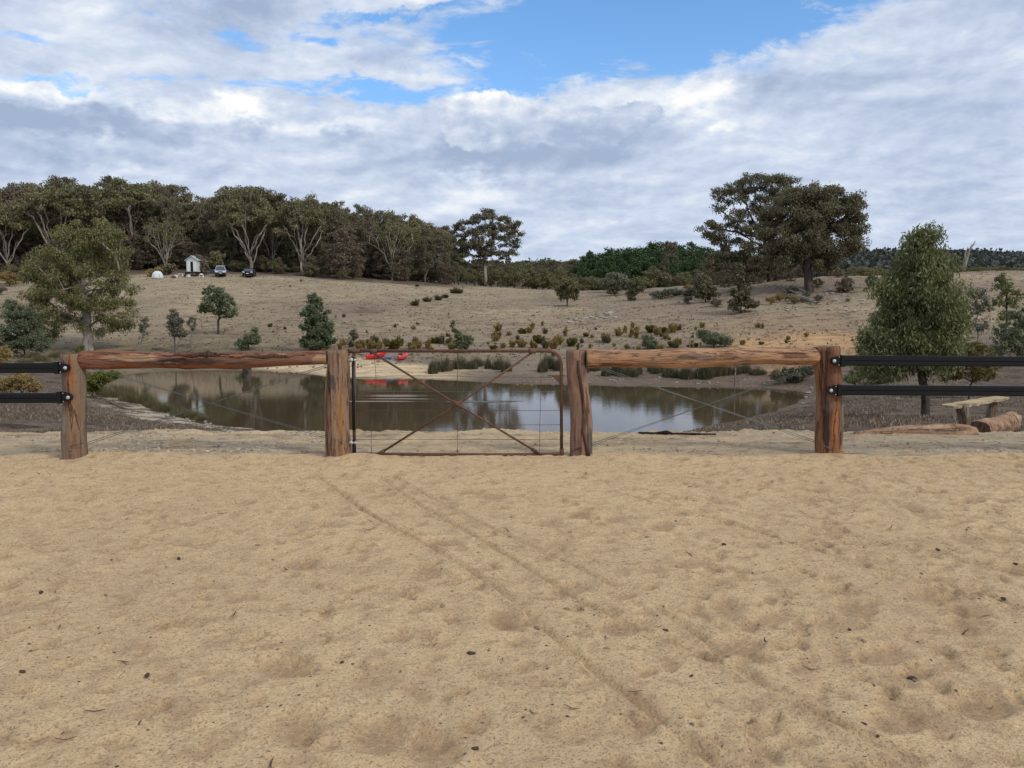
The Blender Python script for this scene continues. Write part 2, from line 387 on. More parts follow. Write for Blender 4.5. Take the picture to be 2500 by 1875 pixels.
def mat_ground():
    m, g = new_mat('ground_earth'); P = objc(g)
    a = g.n('ShaderNodeAttribute', attribute_name='zone').outputs['Color']
    n1 = g.noise(P, 0.45, 6, 0.6); n2 = g.noise(P, 4.0, 6, 0.7); n3 = g.noise(P, 26.0, 5, 0.75)
    st = g.noise(g.mapv(P, (0.12, 1.0, 1), (2, 1, 0), (0, 0, 0.12)), 1.3, 7, 0.7)
    c = g.mix(g.sstep(n1, 0.35, 0.68), a, g.mix(0.22, a, (0.20, 0.14, 0.10)))
    c = g.mix(g.sstep(n2, 0.50, 0.72), c, g.vm('MULTIPLY', c, (0.50, 0.47, 0.46)))
    c = g.mix(g.sstep(st, 0.52, 0.70), c, g.vm('MULTIPLY', c, (0.66, 0.62, 0.60)))
    c = g.mix(g.sstep(st, 0.42, 0.28), c, g.vm('MULTIPLY', c, (1.28, 1.2, 1.1)))
    n5 = g.noise(g.mapv(P, (0.55, 1.0, 1)), 1.1, 6, 0.72); n6 = g.noise(P, 9.0, 5, 0.7)
    c = g.mix(g.sstep(n5, 0.52, 0.66), c, g.vm('MULTIPLY', c, (0.56, 0.53, 0.53)))
    c = g.mix(g.sstep(n5, 0.46, 0.34), c, g.vm('MULTIPLY', c, (1.30, 1.24, 1.15)))
    c = g.mix(g.sstep(n6, 0.55, 0.68, 0, 0.55), c, g.vm('MULTIPLY', c, (0.55, 0.52, 0.50)))
    c = g.mix(g.sstep(n3, 0.48, 0.75), c, g.vm('MULTIPLY', c, (0.55, 0.53, 0.52)))
    c = g.mix(g.sstep(n3, 0.40, 0.22), c, g.vm('MULTIPLY', c, (1.4, 1.36, 1.3)))
    h = g.m('ADD', g.m('MULTIPLY', n2, 1.0), g.m('MULTIPLY', n3, 0.45))
    finish(g, principled(g, c, 0.95, bump(g, h, 0.9, 0.10), 0.15)); return m
def mat_sand():
    m, g = new_mat('arena_sand'); P = objc(g)
    n1 = g.noise(P, 0.55, 5, 0.6); n2 = g.noise(P, 4.5, 6, 0.65); n3 = g.noise(P, 70, 4, 0.75); n4 = g.noise(P, 260, 2, 0.8)
    c = g.mix(g.sstep(n1, 0.35, 0.7), (0.79, 0.565, 0.312), (0.69, 0.485, 0.268))
    c = g.mix(g.sstep(n2, 0.46, 0.72), c, (0.56, 0.375, 0.215))
    mottle = g.noise(g.mapv(P, (0.55, 1.0, 1)), 12, 5, 0.7)
    c = g.mix(g.sstep(mottle, 0.52, 0.68, 0, 0.45), c, (0.44, 0.285, 0.165))
    mot2 = g.noise(g.mapv(P, (0.6, 1.0, 1)), 38, 5, 0.75)
    c = g.mix(g.sstep(mot2, 0.53, 0.66, 0, 0.6), c, (0.36, 0.23, 0.135))
    c = g.mix(g.sstep(n3, 0.50, 0.70, 0, 0.8), c, (0.30, 0.19, 0.115))
    c = g.mix(g.sstep(n3, 0.40, 0.25, 0, 0.6), c, (0.74, 0.56, 0.34))
    v = g.n('ShaderNodeTexVoronoi'); g.put(v.inputs['Vector'], P); v.inputs['Scale'].default_value = 130
    vc = g.sep(v.outputs['Color'])
    c = g.mix(g.m('MULTIPLY', g.m('GREATER_THAN', vc[0], 0.93), 0.5), c, (0.16, 0.10, 0.07))
    c = g.mix(g.m('MULTIPLY', g.m('GREATER_THAN', vc[1], 0.96), 0.35), c, (0.80, 0.70, 0.54))
    v2 = g.n('ShaderNodeTexVoronoi'); g.put(v2.inputs['Vector'], P); v2.inputs['Scale'].default_value = 17
    wn_ = g.m('LESS_THAN', v2.outputs['Distance'], 0.14)
    c = g.mix(g.m('MULTIPLY', wn_, g.m('GREATER_THAN', g.sep(v2.outputs['Color'])[0], 0.80)), c, (0.13, 0.085, 0.06))
    sf = g.n('ShaderNodeAttribute', attribute_name='dent_tone').outputs['Fac']
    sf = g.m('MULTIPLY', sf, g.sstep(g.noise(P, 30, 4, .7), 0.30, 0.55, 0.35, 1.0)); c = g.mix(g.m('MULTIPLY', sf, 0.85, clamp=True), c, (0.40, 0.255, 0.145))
    h = g.m('ADD', g.m('MULTIPLY', n3, 0.5), g.m('ADD', g.m('MULTIPLY', n4, 0.25), g.m('MULTIPLY', g.noise(g.mapv(P, (.7, 1, 1)), 24, 5, 0.75), 1.7)))
    finish(g, principled(g, c, 0.95, bump(g, h, 1.0, 0.020), 0.15)); return m
def mat_water():
    m, g = new_mat('pond_water'); P = objc(g)
    h = g.m('ADD', g.m('MULTIPLY', g.noise(g.mapv(P, (0.5, 1.6, 1)), 1.6, 3, 0.5), 0.6), g.m('MULTIPLY', g.noise(g.mapv(P, (1, 2.2, 1)), 6.5, 3, 0.6), 0.25))
    # wind-ruffled streaks in the middle of the pond
    x, y, z = g.sep(P)
    def el_(cx, cy, rx, ry):
        dx = g.m('DIVIDE', g.m('SUBTRACT', x, cx), rx); dy = g.m('DIVIDE', g.m('SUBTRACT', y, cy), ry)
        return g.m('EXPONENT', g.m('MULTIPLY', g.m('ADD', g.m('MULTIPLY', dx, dx), g.m('MULTIPLY', dy, dy)), -1.0))
    rip = g.m('ADD', g.m('ADD', el_(-6.4, 42.3, 1.7, 0.45), el_(-6.9, 39.6, 1.9, 0.22)), g.m('ADD', el_(-1.6, 39.6, 1.4, 0.3), el_(-6.0, 40.8, 1.6, 0.22)))
    rw = g.n('ShaderNodeTexWave', wave_type='BANDS', bands_direction='Y'); g.put(rw.inputs[0], P)
    rw.inputs['Scale'].default_value = 0.55; rw.inputs['Distortion'].default_value = 1.2; rw.inputs['Detail'].default_value = 2; rw.inputs['Detail Scale'].default_value = 0.6
    h = g.m('ADD', g.m('MULTIPLY', h, 0.0022), g.m('MULTIPLY', g.m('MULTIPLY', rip, rw.outputs['Fac']), 0.017))
    nrm = bump(g, h, 1.0, 1.0)
    c = g.mix(g.noise(P, 0.2, 3), (0.060, 0.044, 0.024), (0.085, 0.060, 0.032))
    b = principled(g, c, 0.02, nrm, 0.38, IOR=1.33)
    finish(g, b); return m
def mat_bark(name, c1, c2, c3, scale=1.0, rot=0.0, axis='Z', strength=0.9, patch=None, patch_thr=0.55, spots=()):
    m, g = new_mat(name); P = objc(g); P0 = P
    oi = g.n('ShaderNodeObjectInfo').outputs['Random']
    P = g.vm('ADD', P, g.xyz(g.m('MULTIPLY', oi, 13.0), g.m('MULTIPLY', oi, 5.0), g.m('MULTIPLY', oi, 9.0)))
    sc = {'Z': (1, 1, 0.12), 'X': (0.12, 1, 1), 'N': (1, 1, 1)}[axis]
    Q = g.mapv(P, sc, (0, 0, 0), (0, rot, 0))
    n1 = g.noise(Q, 14 * scale, 7, 0.65, 0.4); n2 = g.noise(Q, 5 * scale, 5, 0.6, 0.6); n3 = g.noise(P, 55 * scale, 4, 0.7)
    c = g.mix(g.sstep(n2, 0.36, 0.64), c1, c2)
    c = g.mix(g.sstep(n1, 0.52, 0.68), c, c3)
    if patch:
        np_ = g.noise(g.mapv(P, tuple(max(v, 0.35) for v in sc)), 3.2 * scale, 4, 0.6, 0.5)
        c = g.mix(g.sstep(np_, patch_thr, patch_thr + 0.06), c, patch)
    x_, y_, z_ = g.sep(P0) if spots else (None,) * 3
    for (cx, cz, rx, rz, colr) in spots:
        dx = g.m('DIVIDE', g.m('SUBTRACT', x_, cx), rx); dz = g.m('DIVIDE', g.m('SUBTRACT', z_, cz), rz)
        e = g.m('EXPONENT', g.m('MULTIPLY', g.m('ADD', g.m('MULTIPLY', dx, dx), g.m('MULTIPLY', dz, dz)), -1.0))
        e = g.m('ADD', e, g.m('MULTIPLY', g.m('ADD', g.m('SUBTRACT', n1, 0.5), g.m('SUBTRACT', n2, 0.5)), 1.8))
        c = g.mix(g.sstep(e, 0.42, 0.62), c, g.mix(g.sstep(n1, 0.4, 0.65), colr, g.vm('SCALE', colr, sc=0.62)))
    ck = g.noise(g.mapv(P, tuple(v if v == 1 else v * .6 for v in sc)), 9 * scale, 5, 0.6, 0.3)
    cr = g.m('MULTIPLY', g.sstep(g.m('ABSOLUTE', g.m('SUBTRACT', ck, 0.5)), 0.022, 0.004), g.sstep(n2, 0.42, 0.58))
    c = g.mix(g.m('MULTIPLY', cr, 0.38), c, (0.03, 0.02, 0.016))
    grey = g.noise(P, 3.0 * scale, 4, 0.6); c = g.mix(g.sstep(grey, 0.5, 0.72, 0, 0.45), c, (0.25, 0.19, 0.15))
    c = g.mix(g.sstep(n3, 0.5, 0.8, 0, 0.5), c, g.vm('MULTIPLY', c, (0.5, 0.45, 0.42)))
    h = g.m('ADD', g.m('MULTIPLY', g.m('SUBTRACT', n1, g.m('MULTIPLY', cr, 1.2)), 1.0), g.m('ADD', g.m('MULTIPLY', n2, 1.2), g.m('MULTIPLY', n3, 0.25)))
    finish(g, principled(g, c, 0.92, bump(g, h, 1.0, 0.045), 0.12)); return m
def mat_leaf(name, ca, cb, trans=0.22, nscale=1.2, dry=None):
    m, g = new_mat(name); P = objc(g)
    isl = g.n('ShaderNodeNewGeometry').outputs['Random Per Island']
    oi = g.n('ShaderNodeObjectInfo').outputs['Random']
    n = g.noise(P, nscale, 3, 0.6)
    f = g.m('ADD', g.m('MULTIPLY', g.sstep(n, 0.3, 0.7), 0.6), g.m('MULTIPLY', oi, 0.4))
    c = g.mix(f, ca, cb)
    if dry: c = g.mix(g.sstep(isl, 0.86, 0.9), c, dry)
    k = g.m('ADD', g.m('MULTIPLY', isl, 0.75), 0.6)
    c = g.vm('SCALE', c, sc=k)
    d = g.n('ShaderNodeBsdfPrincipled'); g.link(c, d.inputs['Base Color']); d.inputs['Roughness'].default_value = 0.55; d.inputs['Specular IOR Level'].default_value = 0.25
    t = g.n('ShaderNodeBsdfTranslucent'); g.link(g.vm('MULTIPLY', c, (1.1, 1.2, 0.7)), t.inputs[0])
    mx = g.n('ShaderNodeMixShader'); mx.inputs[0].default_value = trans; g.link(d.outputs[0], mx.inputs[1]); g.link(t.outputs[0], mx.inputs[2])
    finish(g, mx.outputs[0]); return m
def mat_plain(name, c, rough=0.5, metal=0.0, spec=0.4, var=0.12, scale=20, bmp=0.0):
    m, g = new_mat(name); P = objc(g)
    n = g.noise(P, scale, 4, 0.6)
    cc = g.vm('SCALE', g.vm('MULTIPLY', (*c,), (1, 1, 1)), sc=g.m('ADD', 1 - var, g.m('MULTIPLY', n, 2 * var)))
    finish(g, principled(g, cc, rough, bump(g, n, bmp, 0.01) if bmp else None, spec, metal)); return m
def mat_rock():
    m, g = new_mat('weathered_granite'); P = objc(g)
    n = g.noise(P, 2.5, 6, 0.65); n2 = g.noise(P, 14, 5, 0.7)
    c = g.mix(g.sstep(n, 0.35, 0.65), (0.50, 0.45, 0.37), (0.32, 0.29, 0.245)); c = g.mix(g.sstep(n2, 0.52, 0.7), c, (0.13, 0.12, 0.10))
    finish(g, principled(g, c, 0.9, bump(g, n2, 0.8, 0.08), 0.2)); return m
def mat_rust():
    m, g = new_mat('rusty_pipe'); P = objc(g)
    n = g.noise(P, 18, 6, 0.7); n2 = g.noise(P, 90, 3, 0.7)
    c = g.mix(g.sstep(n, 0.35, 0.65), (0.15, 0.078, 0.048), (0.095, 0.052, 0.036)); c = g.mix(g.sstep(n2, 0.5, 0.75, 0, .7), c, (0.20, 0.10, 0.055))
    finish(g, principled(g, c, 0.75, bump(g, n2, 0.4, 0.003), 0.3, 0.25)); return m

M_GROUND, M_SAND, M_WATER, M_ROCK, M_RUST = mat_ground(), mat_sand(), mat_water(), mat_rock(), mat_rust()
B_PALE = mat_bark('pale_gum_bark', (0.36, 0.32, 0.27), (0.26, 0.225, 0.19), (0.17, 0.145, 0.12), 0.25, patch=(0.46, 0.42, 0.36))
B_GREY = mat_bark('grey_limb_bark', (0.24, 0.21, 0.18), (0.17, 0.145, 0.125), (0.11, 0.09, 0.08), 0.25)
B_DARK = mat_bark('dark_rough_bark', (0.085, 0.068, 0.055), (0.06, 0.048, 0.04), (0.035, 0.028, 0.024), 0.3)
L_OLIVE = mat_leaf('olive_gum_leaf', (0.225, 0.205, 0.098), (0.155, 0.148, 0.078), 0.2, 0.3, (0.19, 0.14, 0.07))
L_DARK = mat_leaf('dark_gum_leaf', (0.180, 0.160, 0.092), (0.130, 0.122, 0.075), 0.2, 0.3, (0.15, 0.11, 0.065))
L_BROWN = mat_leaf('brown_tinged_leaf', (0.195, 0.145, 0.100), (0.145, 0.115, 0.082), 0.18, 0.3)
L_PINE = mat_leaf('pine_needle', (0.080, 0.125, 0.045), (0.052, 0.088, 0.036), 0.12, 0.3)
L_WATTLE = mat_leaf('blue_green_wattle_leaf', (0.175, 0.195, 0.110), (0.115, 0.140, 0.078), 0.22, 0.8)
L_GREEN = mat_leaf('fresh_gum_leaf', (0.205, 0.208, 0.088), (0.130, 0.142, 0.062), 0.28, 0.7, (0.24, 0.24, 0.12))
L_SHORE = mat_leaf('shore_gum_leaf', (0.225, 0.215, 0.080), (0.150, 0.155, 0.068), 0.25, 0.35, (0.28, 0.20, 0.09))
L_GREY = mat_leaf('grey_scrub_leaf', (0.18, 0.175, 0.125), (0.13, 0.13, 0.095), 0.15, 0.8)
L_WEED = mat_leaf('tawny_weed_leaf', (0.36, 0.27, 0.10), (0.28, 0.17, 0.085), 0.3, 1.5, (0.30, 0.25, 0.08))
L_LIME = mat_leaf('yellow_green_leaf', (0.20, 0.21, 0.045), (0.12, 0.14, 0.035), 0.3, 1.5)
L_GOLD = mat_leaf('golden_olive_leaf', (0.17, 0.135, 0.03), (0.12, 0.10, 0.03), 0.25, 1.2)
L_RUSH = mat_leaf('dark_rush_blade', (0.12, 0.11, 0.062), (0.08, 0.078, 0.046), 0.15, 1.0, (0.22, 0.18, 0.10))
L_REED = mat_leaf('dry_reed_blade', (0.16, 0.135, 0.075), (0.11, 0.105, 0.045), 0.2, 0.5, (0.22, 0.17, 0.10))
L_DRYG = mat_leaf('dry_grass_blade', (0.30, 0.235, 0.15), (0.20, 0.15, 0.10), 0.2, 0.3, (0.12, 0.085, 0.06))

L_LITT = mat_leaf('dead_litter_blade', (0.21, 0.16, 0.115), (0.13, 0.095, 0.07), 0.1, 0.6, (0.30, 0.24, 0.17))
L_TUSS = mat_leaf('tussock_blade', (0.15, 0.115, 0.075), (0.11, 0.08, 0.055), 0.1, 0.3)
# ------------------------------------------------------------------ ground sheet
def zone_colors(x, y):
    px = 1250 + F * x / np.maximum(y, 1.0); n = x.size
    field = np.array([0.325, 0.252, 0.168]); C = np.tile(field, (n, 1))
    def mixin(c, wgt): C[:] = C + (np.array(c) - C) * np.clip(wgt, 0, 1)[:, None]
    nf = fbm(x * 0.05, y * 0.05, 4, 3); nm = fbm(x * 0.35, y * 0.35, 4, 14); nn = fbm(x * 1.7, y * 1.7, 4, 23)
    mixin((0.43, 0.335, 0.22), sm(nf, 0.02, 0.25) * 0.8)
    mixin((0.25, 0.195, 0.145), sm(-nf, 0.05, 0.25) * 0.7)
    mixin((0.38, 0.31, 0.20), sm(y, 100, 135) * (px < 1300) * 0.6)
    # brown litter banks either side of the pond
    s = shore_sd(x, y)
    bank = (1 - sm(y, 50, 62)) * np.clip(sm(px, 1400, 1600) + 1 - sm(px, 560, 760), 0, 1)
    mixin((0.140, 0.104, 0.078), bank * 0.95)
    mixin((0.23, 0.175, 0.13), bank * sm(nm + nn * .6, 0.0, 0.16) * 0.75); mixin((0.075, 0.055, 0.044), bank * sm(fbm(x * 2.6, y * 1.6, 4, 91) - nm * .3, 0.06, 0.2) * 0.8)
    low = sm(y, 56, 62) * (1 - sm(y, 66, 88)) * (1 - sm(px, 500, 820))
    mixin((0.15, 0.125, 0.068), low * 0.85); mixin((0.30, 0.25, 0.145), low * sm(nm, 0.03, 0.2) * 0.7)
    # pale beach on the far shore, mud along the waterline
    beach = sm(px, 560, 700) * (1 - sm(px, 1040, 1250)) * (1 - sm(s, 5.5, 7.5)) * (s > -1) * (y > 45)
    mixin((0.70, 0.54, 0.33), beach * 0.97)
    mud = (1 - sm(s, 2.5, 6.5)) * sm(px, 1040, 1200) * (y > 40); mixin((0.185, 0.135, 0.10), mud * 0.85)
    mixin((0.15, 0.115, 0.08), (1 - sm(s, 0.05, 0.8)) * 0.75)
    mixin((0.56, 0.47, 0.34), (px < 640) * (y < 44) * (1 - sm(s, 1.0, 3.0)) * sm(nn + nm * .6, -.12, .08))
    # orange clay
    oc = np.exp(-(((px - 1960) / 210) ** 2 + ((y - 61) / 9.0) ** 2)) * (y > 45)
    mixin((0.58, 0.36, 0.18), sm(oc + nm * 0.5, 0.18, 0.6))
    mixin((0.38, 0.27, 0.16), sm(np.exp(-(((px - 1900) / 260) ** 2 + ((y - 72) / 7.0) ** 2)) + nm * .4, 0.3, 0.8) * 0.7)
    # exposed hole
    r = ((x - HOLE[0]) / 2.6) ** 2 + ((y - HOLE[1]) / 2.4) ** 2; mixin((0.085, 0.058, 0.04), np.exp(-r * r * 1.5) * 0.9)
    # track by the camp
    tr = np.exp(-((y - (139 + nm * 4)) / 2.6) ** 2) * sm(px, 480, 530) * (1 - sm(px, 820, 980)); mixin((0.42, 0.34, 0.225), tr)
    # earth under the woods, far country
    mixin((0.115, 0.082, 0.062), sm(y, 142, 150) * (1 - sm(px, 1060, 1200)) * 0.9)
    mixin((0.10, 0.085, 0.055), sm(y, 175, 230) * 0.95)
    mixin((0.16, 0.125, 0.095), np.exp(-(((px - 1950) / 190) ** 2 + ((y - 100) / 14) ** 2)) * 0.8)
    # sandy strip beyond the fence up to the crest
    strip = 1 - sm(y + nm * 1.2, 12.6, 13.9)
    mixin((0.64, 0.475, 0.285), strip)
    mixin((0.50, 0.38, 0.25), strip * sm(px, 1500, 1750) * 0.6)
    mixin((0.52, 0.435, 0.31), strip * .75 * (1 - sm(y, 10.0, 12.6)) * sm(fbm(x * 5, y * 5, 4, 29) + nn * .5, -0.10, 0.16) * (1 - 0.75 * sm(px, 880, 1000) * (1 - sm(px, 1850, 1950))))
    mixin((0.45, 0.30, 0.19), strip * sm(nm, 0.10, 0.30) * 0.25)
    return C
nu = 800
t = np.linspace(-3.7, 3.7, nu); U = 0.1 * np.sinh(t)
rows = [-29.0, -20, -10, -4, 0, 3, 6, 8]
yv = 8.6
while yv < 2500:
    rows.append(yv); yv += 0.045 + 0.0058 * max(yv - 9, 0) ** 1.0 if yv < 20 else 0.0078 * yv
rows = np.array(rows + [2600.0]); ny = len(rows)
XX = U[None, :] * (rows[:, None] + 30); YY = np.repeat(rows[:, None], nu, 1)
ZZ = height(XX, YY) - 0.09 * (1 - sm(YY, 8.9, 9.3))
# small stones and clods in the gravelly strip
ZZ += sm(YY, 9.0, 9.6) * (1 - sm(YY, 16, 24)) * np.maximum(fbm(XX * 9, YY * 9, 2, 41) - 0.12, 0) * 0.10
def grid_faces(ny, nx):
    i = np.arange(ny - 1)[:, None] * nx + np.arange(nx - 1)[None, :]
    return np.stack([i, i + 1, i + nx + 1, i + nx], -1).reshape(-1, 4)
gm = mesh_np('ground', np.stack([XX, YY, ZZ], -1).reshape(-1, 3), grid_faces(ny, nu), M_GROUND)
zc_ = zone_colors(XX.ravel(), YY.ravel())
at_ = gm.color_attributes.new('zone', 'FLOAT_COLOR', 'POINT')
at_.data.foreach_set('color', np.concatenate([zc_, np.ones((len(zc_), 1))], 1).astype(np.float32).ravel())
gr = ob('ground', gm); gr['kind'] = 'structure'; gr['label'] = 'dry grassy hillside, brown banks and pale pond beach behind the gate'
# pond water
c0 = SH.mean(0); ring = SH + (SH - c0) / np.linalg.norm(SH - c0, axis=1)[:, None] * 2.5
wm = MB(); wm.add([(p[0], p[1], WATER) for p in ring], [tuple(range(len(ring)))])
wo_ = ob('pond_water', wm.mesh('pond_water', M_WATER, False)); wo_['kind'] = 'structure'; wo_['label'] = 'still brown pond reflecting trees and sky'

# ------------------------------------------------------------------ arena sand
def lines(a, b, step, far, gr=1.18):
    core = list(np.arange(a, b, step)); lo = []; hi = []; s = step; v = a
    while v > -far: s *= gr; v -= s; lo.append(v)
    s = step; v = core[-1]
    while v < far: s *= gr; v += s; hi.append(v)
    return np.array(lo[::-1] + core + hi)
ax_ = lines(-6.6, 6.6, 0.020, 60)
ay_ = lines(1.6, 9.62, 0.020, 40); ay_ = ay_[ay_ < 9.65]
AX, AY = np.meshgrid(ax_, ay_)
def arena_z(x, y):
    z = fbm(x * 0.7, y * 0.7, 3, 61) * 0.05 + fbm(x * 3.2, y * 3.2, 3, 62) * 0.016 + fbm(x * 8, y * 9, 3, 63) * 0.020 + fbm(x * 18, y * 22, 3, 64) * 0.014
    smoothz = sm(x, -1.6, -0.4) * (1 - sm(x - (9 - y) * 0.55, 0.6, 2.2))     # the raked run-out in front of the gate
    z = z * (1 - 0.55 * smoothz)
    return z
AZ = arena_z(AX, AY)
rg = np.random.default_rng(5); DENT_TONE = np.zeros(AX.shape)
ins = (np.abs(AX) < 6.8) & (AY > 1.4)
def dent(cx, cy, a, b, ang, d, rim=0.35):
    R_ = max(a, b) * 2.2
    i0, i1 = np.searchsorted(ax_, [cx - R_, cx + R_]); j0, j1 = np.searchsorted(ay_, [cy - R_, cy + R_])
    if i1 <= i0 or j1 <= j0: return
    xs = AX[j0:j1, i0:i1] - cx; ys = AY[j0:j1, i0:i1] - cy
    u_ = (xs * math.cos(ang) + ys * math.sin(ang)) / a; v_ = (-xs * math.sin(ang) + ys * math.cos(ang)) / b
    r = np.sqrt(u_ ** 2 + v_ ** 2)
    if d > 0: DENT_TONE[j0:j1, i0:i1] = np.maximum(DENT_TONE[j0:j1, i0:i1], np.exp(-(r ** 4)) * min(1, d / .024))   # sand coloured darker inside the dent, more so when deep
    AZ[j0:j1, i0:i1] += -d * np.exp(-(r ** 6) * 0.8) + d * rim * np.exp(-((r - 1.35) / 0.3) ** 2) * (0.6 + 0.4 * np.sin(np.arctan2(v_, u_) * 3 + cx * 9))
for i in range(1500):                    # hoof and boot marks, thicker to the right
    x = rg.uniform(-6.4, 6.4); y = rg.uniform(1.7, 9.0)
    dens = 0.35 + 0.65 * float(sm(np.array(x - (y - 5) * 0.25), -0.5, 2.5))
    if rg.random() > dens: continue
    s = rg.uniform(0.4, 0.95); dent(x, y, 0.100 * s, 0.052 * s, rg.normal(1.2, 0.7), rg.uniform(0.006, 0.022), rg.uniform(0.25, 0.7))
for i in range(6500):                    # small pits and crumbs
    x = rg.uniform(-6.4, 6.4); y = rg.uniform(1.7, 9.1); s = rg.uniform(.016, .055) ; dent(x, y, s * 1.3, s * .8, rg.uniform(0, 3), rg.uniform(-.008, .019), 0.35)
for i in range(60):
    x = rg.uniform(-1.5, 6); y = rg.uniform(1.8, 7.5); dent(x, y, 0.15, 0.10, rg.uniform(0, 3), rg.uniform(0.012, 0.024), 0.4)
for (px_, py_, a_, b_, d_) in [(2390, 1720, .16, .11, .030), (2230, 1640, .10, .06, .03), (1680, 1375, .15, .09, .02), (1520, 1530, .14, .1, .02), (2150, 1600, .14, .10, .02), (1890, 1505, .13, .08, .016), (930, 1790, .12, .14, .022), (1050, 1820, .10, .13, .02), (720, 1770, .10, .13, .018), (2180, 1760, .12, .09, .02)]:
    d = ray(px_, py_); tt = CAMH / -d[2]; dent(d[0] * tt, d[1] * tt, a_, b_, 0.4, d_, 0.5)
def groove(pts, wd, dp, side=0.5):       # a wheel or drag mark along picked points
    P = []
    for a, b in pts: d = ray(a, b); tt = CAMH / -d[2]; P.append((d[0] * tt, d[1] * tt))
    P = np.array(P)
    best = np.full(AX.shape, 9.0); sgn = np.zeros(AX.shape)
    wob = fbm(AX * 2.2, AY * 2.2, 3, 77) * 0.03
    for k in range(len(P) - 1):
        a, b = P[k], P[k + 1]; dx, dy = b - a; L = dx * dx + dy * dy
        tt = np.clip(((AX - a[0]) * dx + (AY - a[1]) * dy) / L, 0, 1)
        ex, ey = AX - a[0] - tt * dx, AY - a[1] - tt * dy
        d = np.sqrt(ex * ex + ey * ey); s = np.sign(ex * dy - ey * dx); c = d < best
        best = np.where(c, d, best); sgn = np.where(c, s, sgn)
    dd = best * sgn + wob
    DENT_TONE[:] = np.maximum(DENT_TONE, .55 * np.exp(-(dd / (wd * 1.1)) ** 2) * np.clip(.5 + 2.2 * fbm(AX * 3, AY * 3, 2, 99), 0, 1))  # sand coloured darker in patches along the groove
    AZ[:] += -dp * np.exp(-(dd / wd) ** 2) + dp * side * (np.exp(-((dd - 2.0 * wd) / wd) ** 2) + 0.6 * np.exp(-((dd + 2.0 * wd) / wd) ** 2))
groove([(800, 1180), (880, 1245), (1000, 1310), (1110, 1370), (1210, 1435), (1330, 1530), (1450, 1630), (1640, 1780), (1760, 1875)], 0.022, 0.024, .6)
groove([(930, 1165), (1010, 1225), (1120, 1290), (1260, 1370), (1420, 1470), (1620, 1560), (1800, 1630), (1900, 1700), (2060, 1770), (2250, 1870)], 0.020, 0.023, .6)
groove([(960, 1160), (1060, 1220), (1200, 1290), (1330, 1350), (1480, 1420)], 0.019, 0.019, .6)
groove([(780, 1165), (850, 1225), (960, 1290), (1060, 1345)], 0.015, 0.016, .6)
groove([(1500, 1200), (1640, 1240), (1800, 1280), (1950, 1330), (2150, 1390), (2400, 1450), (2500, 1490)], 0.020, 0.023, .6)
groove([(1560, 1190), (1800, 1250), (2100, 1310), (2300, 1350), (2500, 1400)], 0.019, 0.019, .6)
groove([(1600, 1480), (1720, 1560), (1830, 1640), (1990, 1740), (2150, 1830), (2230, 1875)], 0.021, 0.022, .6)
groove([(1730, 1800), (1850, 1875)], 0.02, 0.02); groove([(1300, 1500), (1500, 1660), (1600, 1740)], 0.06, 0.018)
edge = 9.16 + fbm(AX * 1.1, AX * 0 + 3, 4, 81) * 0.35
AZ += 0.018 * np.exp(-((AY - edge + 0.12) / 0.22) ** 2) * (0.3 + 1.4 * vnoise(AX * 2.1, AX * 0 + 5, 83))
for cx, hh in ((-1.75, .035), (1.25, .03), (3.75, .02), (-4.95, .015), (-0.35, .012)):
    AZ += hh * np.exp(-((AX - cx) / 0.35) ** 2 - ((AY - 8.95) / 0.25) ** 2)
AZ += -0.16 * sm(AY - edge, -0.02, 0.30)
am = mesh_np('arena_sand', np.stack([AX, AY, AZ], -1).reshape(-1, 3), grid_faces(len(ay_), len(ax_)), M_SAND)
sa_ = am.attributes.new('dent_tone', 'FLOAT', 'POINT'); sa_.data.foreach_set('value', DENT_TONE.astype(np.float32).ravel())
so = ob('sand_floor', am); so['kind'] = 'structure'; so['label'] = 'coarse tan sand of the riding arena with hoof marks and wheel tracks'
def sand_at(px, py):
    d = ray(px, py); tt = CAMH / -d[2]; x, y = d[0] * tt, d[1] * tt
    j = min(np.searchsorted(ay_, y), len(ay_) - 1); i = min(np.searchsorted(ax_, x), len(ax_) - 1)
    return np.array([x, y, AZ[j, i]])

# ------------------------------------------------------------------ plants
def unit(v): return v / (np.linalg.norm(v, axis=-1, keepdims=True) + 1e-9)
def leaf_arr(C, Rr, n, l, wd, rng, droop=0.4, flat=0.65, shell=0.5, up=0.0):
    C = np.asarray(C, float); k = len(C); idx = np.repeat(np.arange(k), n)
    d = unit(rng.normal(size=(k * n, 3)))
    if up: d[:, 2] = np.where(rng.random(k * n) < up, np.abs(d[:, 2]), d[:, 2])
    rad = shell + (1 - shell) * rng.random(k * n); low = rng.random(k * n) < 0.3; rad = np.where(low, rng.random(k * n), rad)
    RR = np.asarray(Rr)[idx]; off = d * (rad * RR)[:, None]; off[:, 2] *= flat
    p = C[idx] + off
    a = unit(rng.normal(size=p.shape) + np.array([0, 0, -droop]) * 1.5); b = unit(np.cross(a, rng.normal(size=p.shape)))
    s = (0.65 + 0.7 * rng.random(len(p)))[:, None]
    m_ = p + a * l * 0.5 * s
    V = np.stack([p, m_ + b * wd * 0.5 * s, p + a * l * s, m_ - b * wd * 0.5 * s], 1).reshape(-1, 3)
    Fc = np.arange(len(V)).reshape(-1, 4); return V, Fc
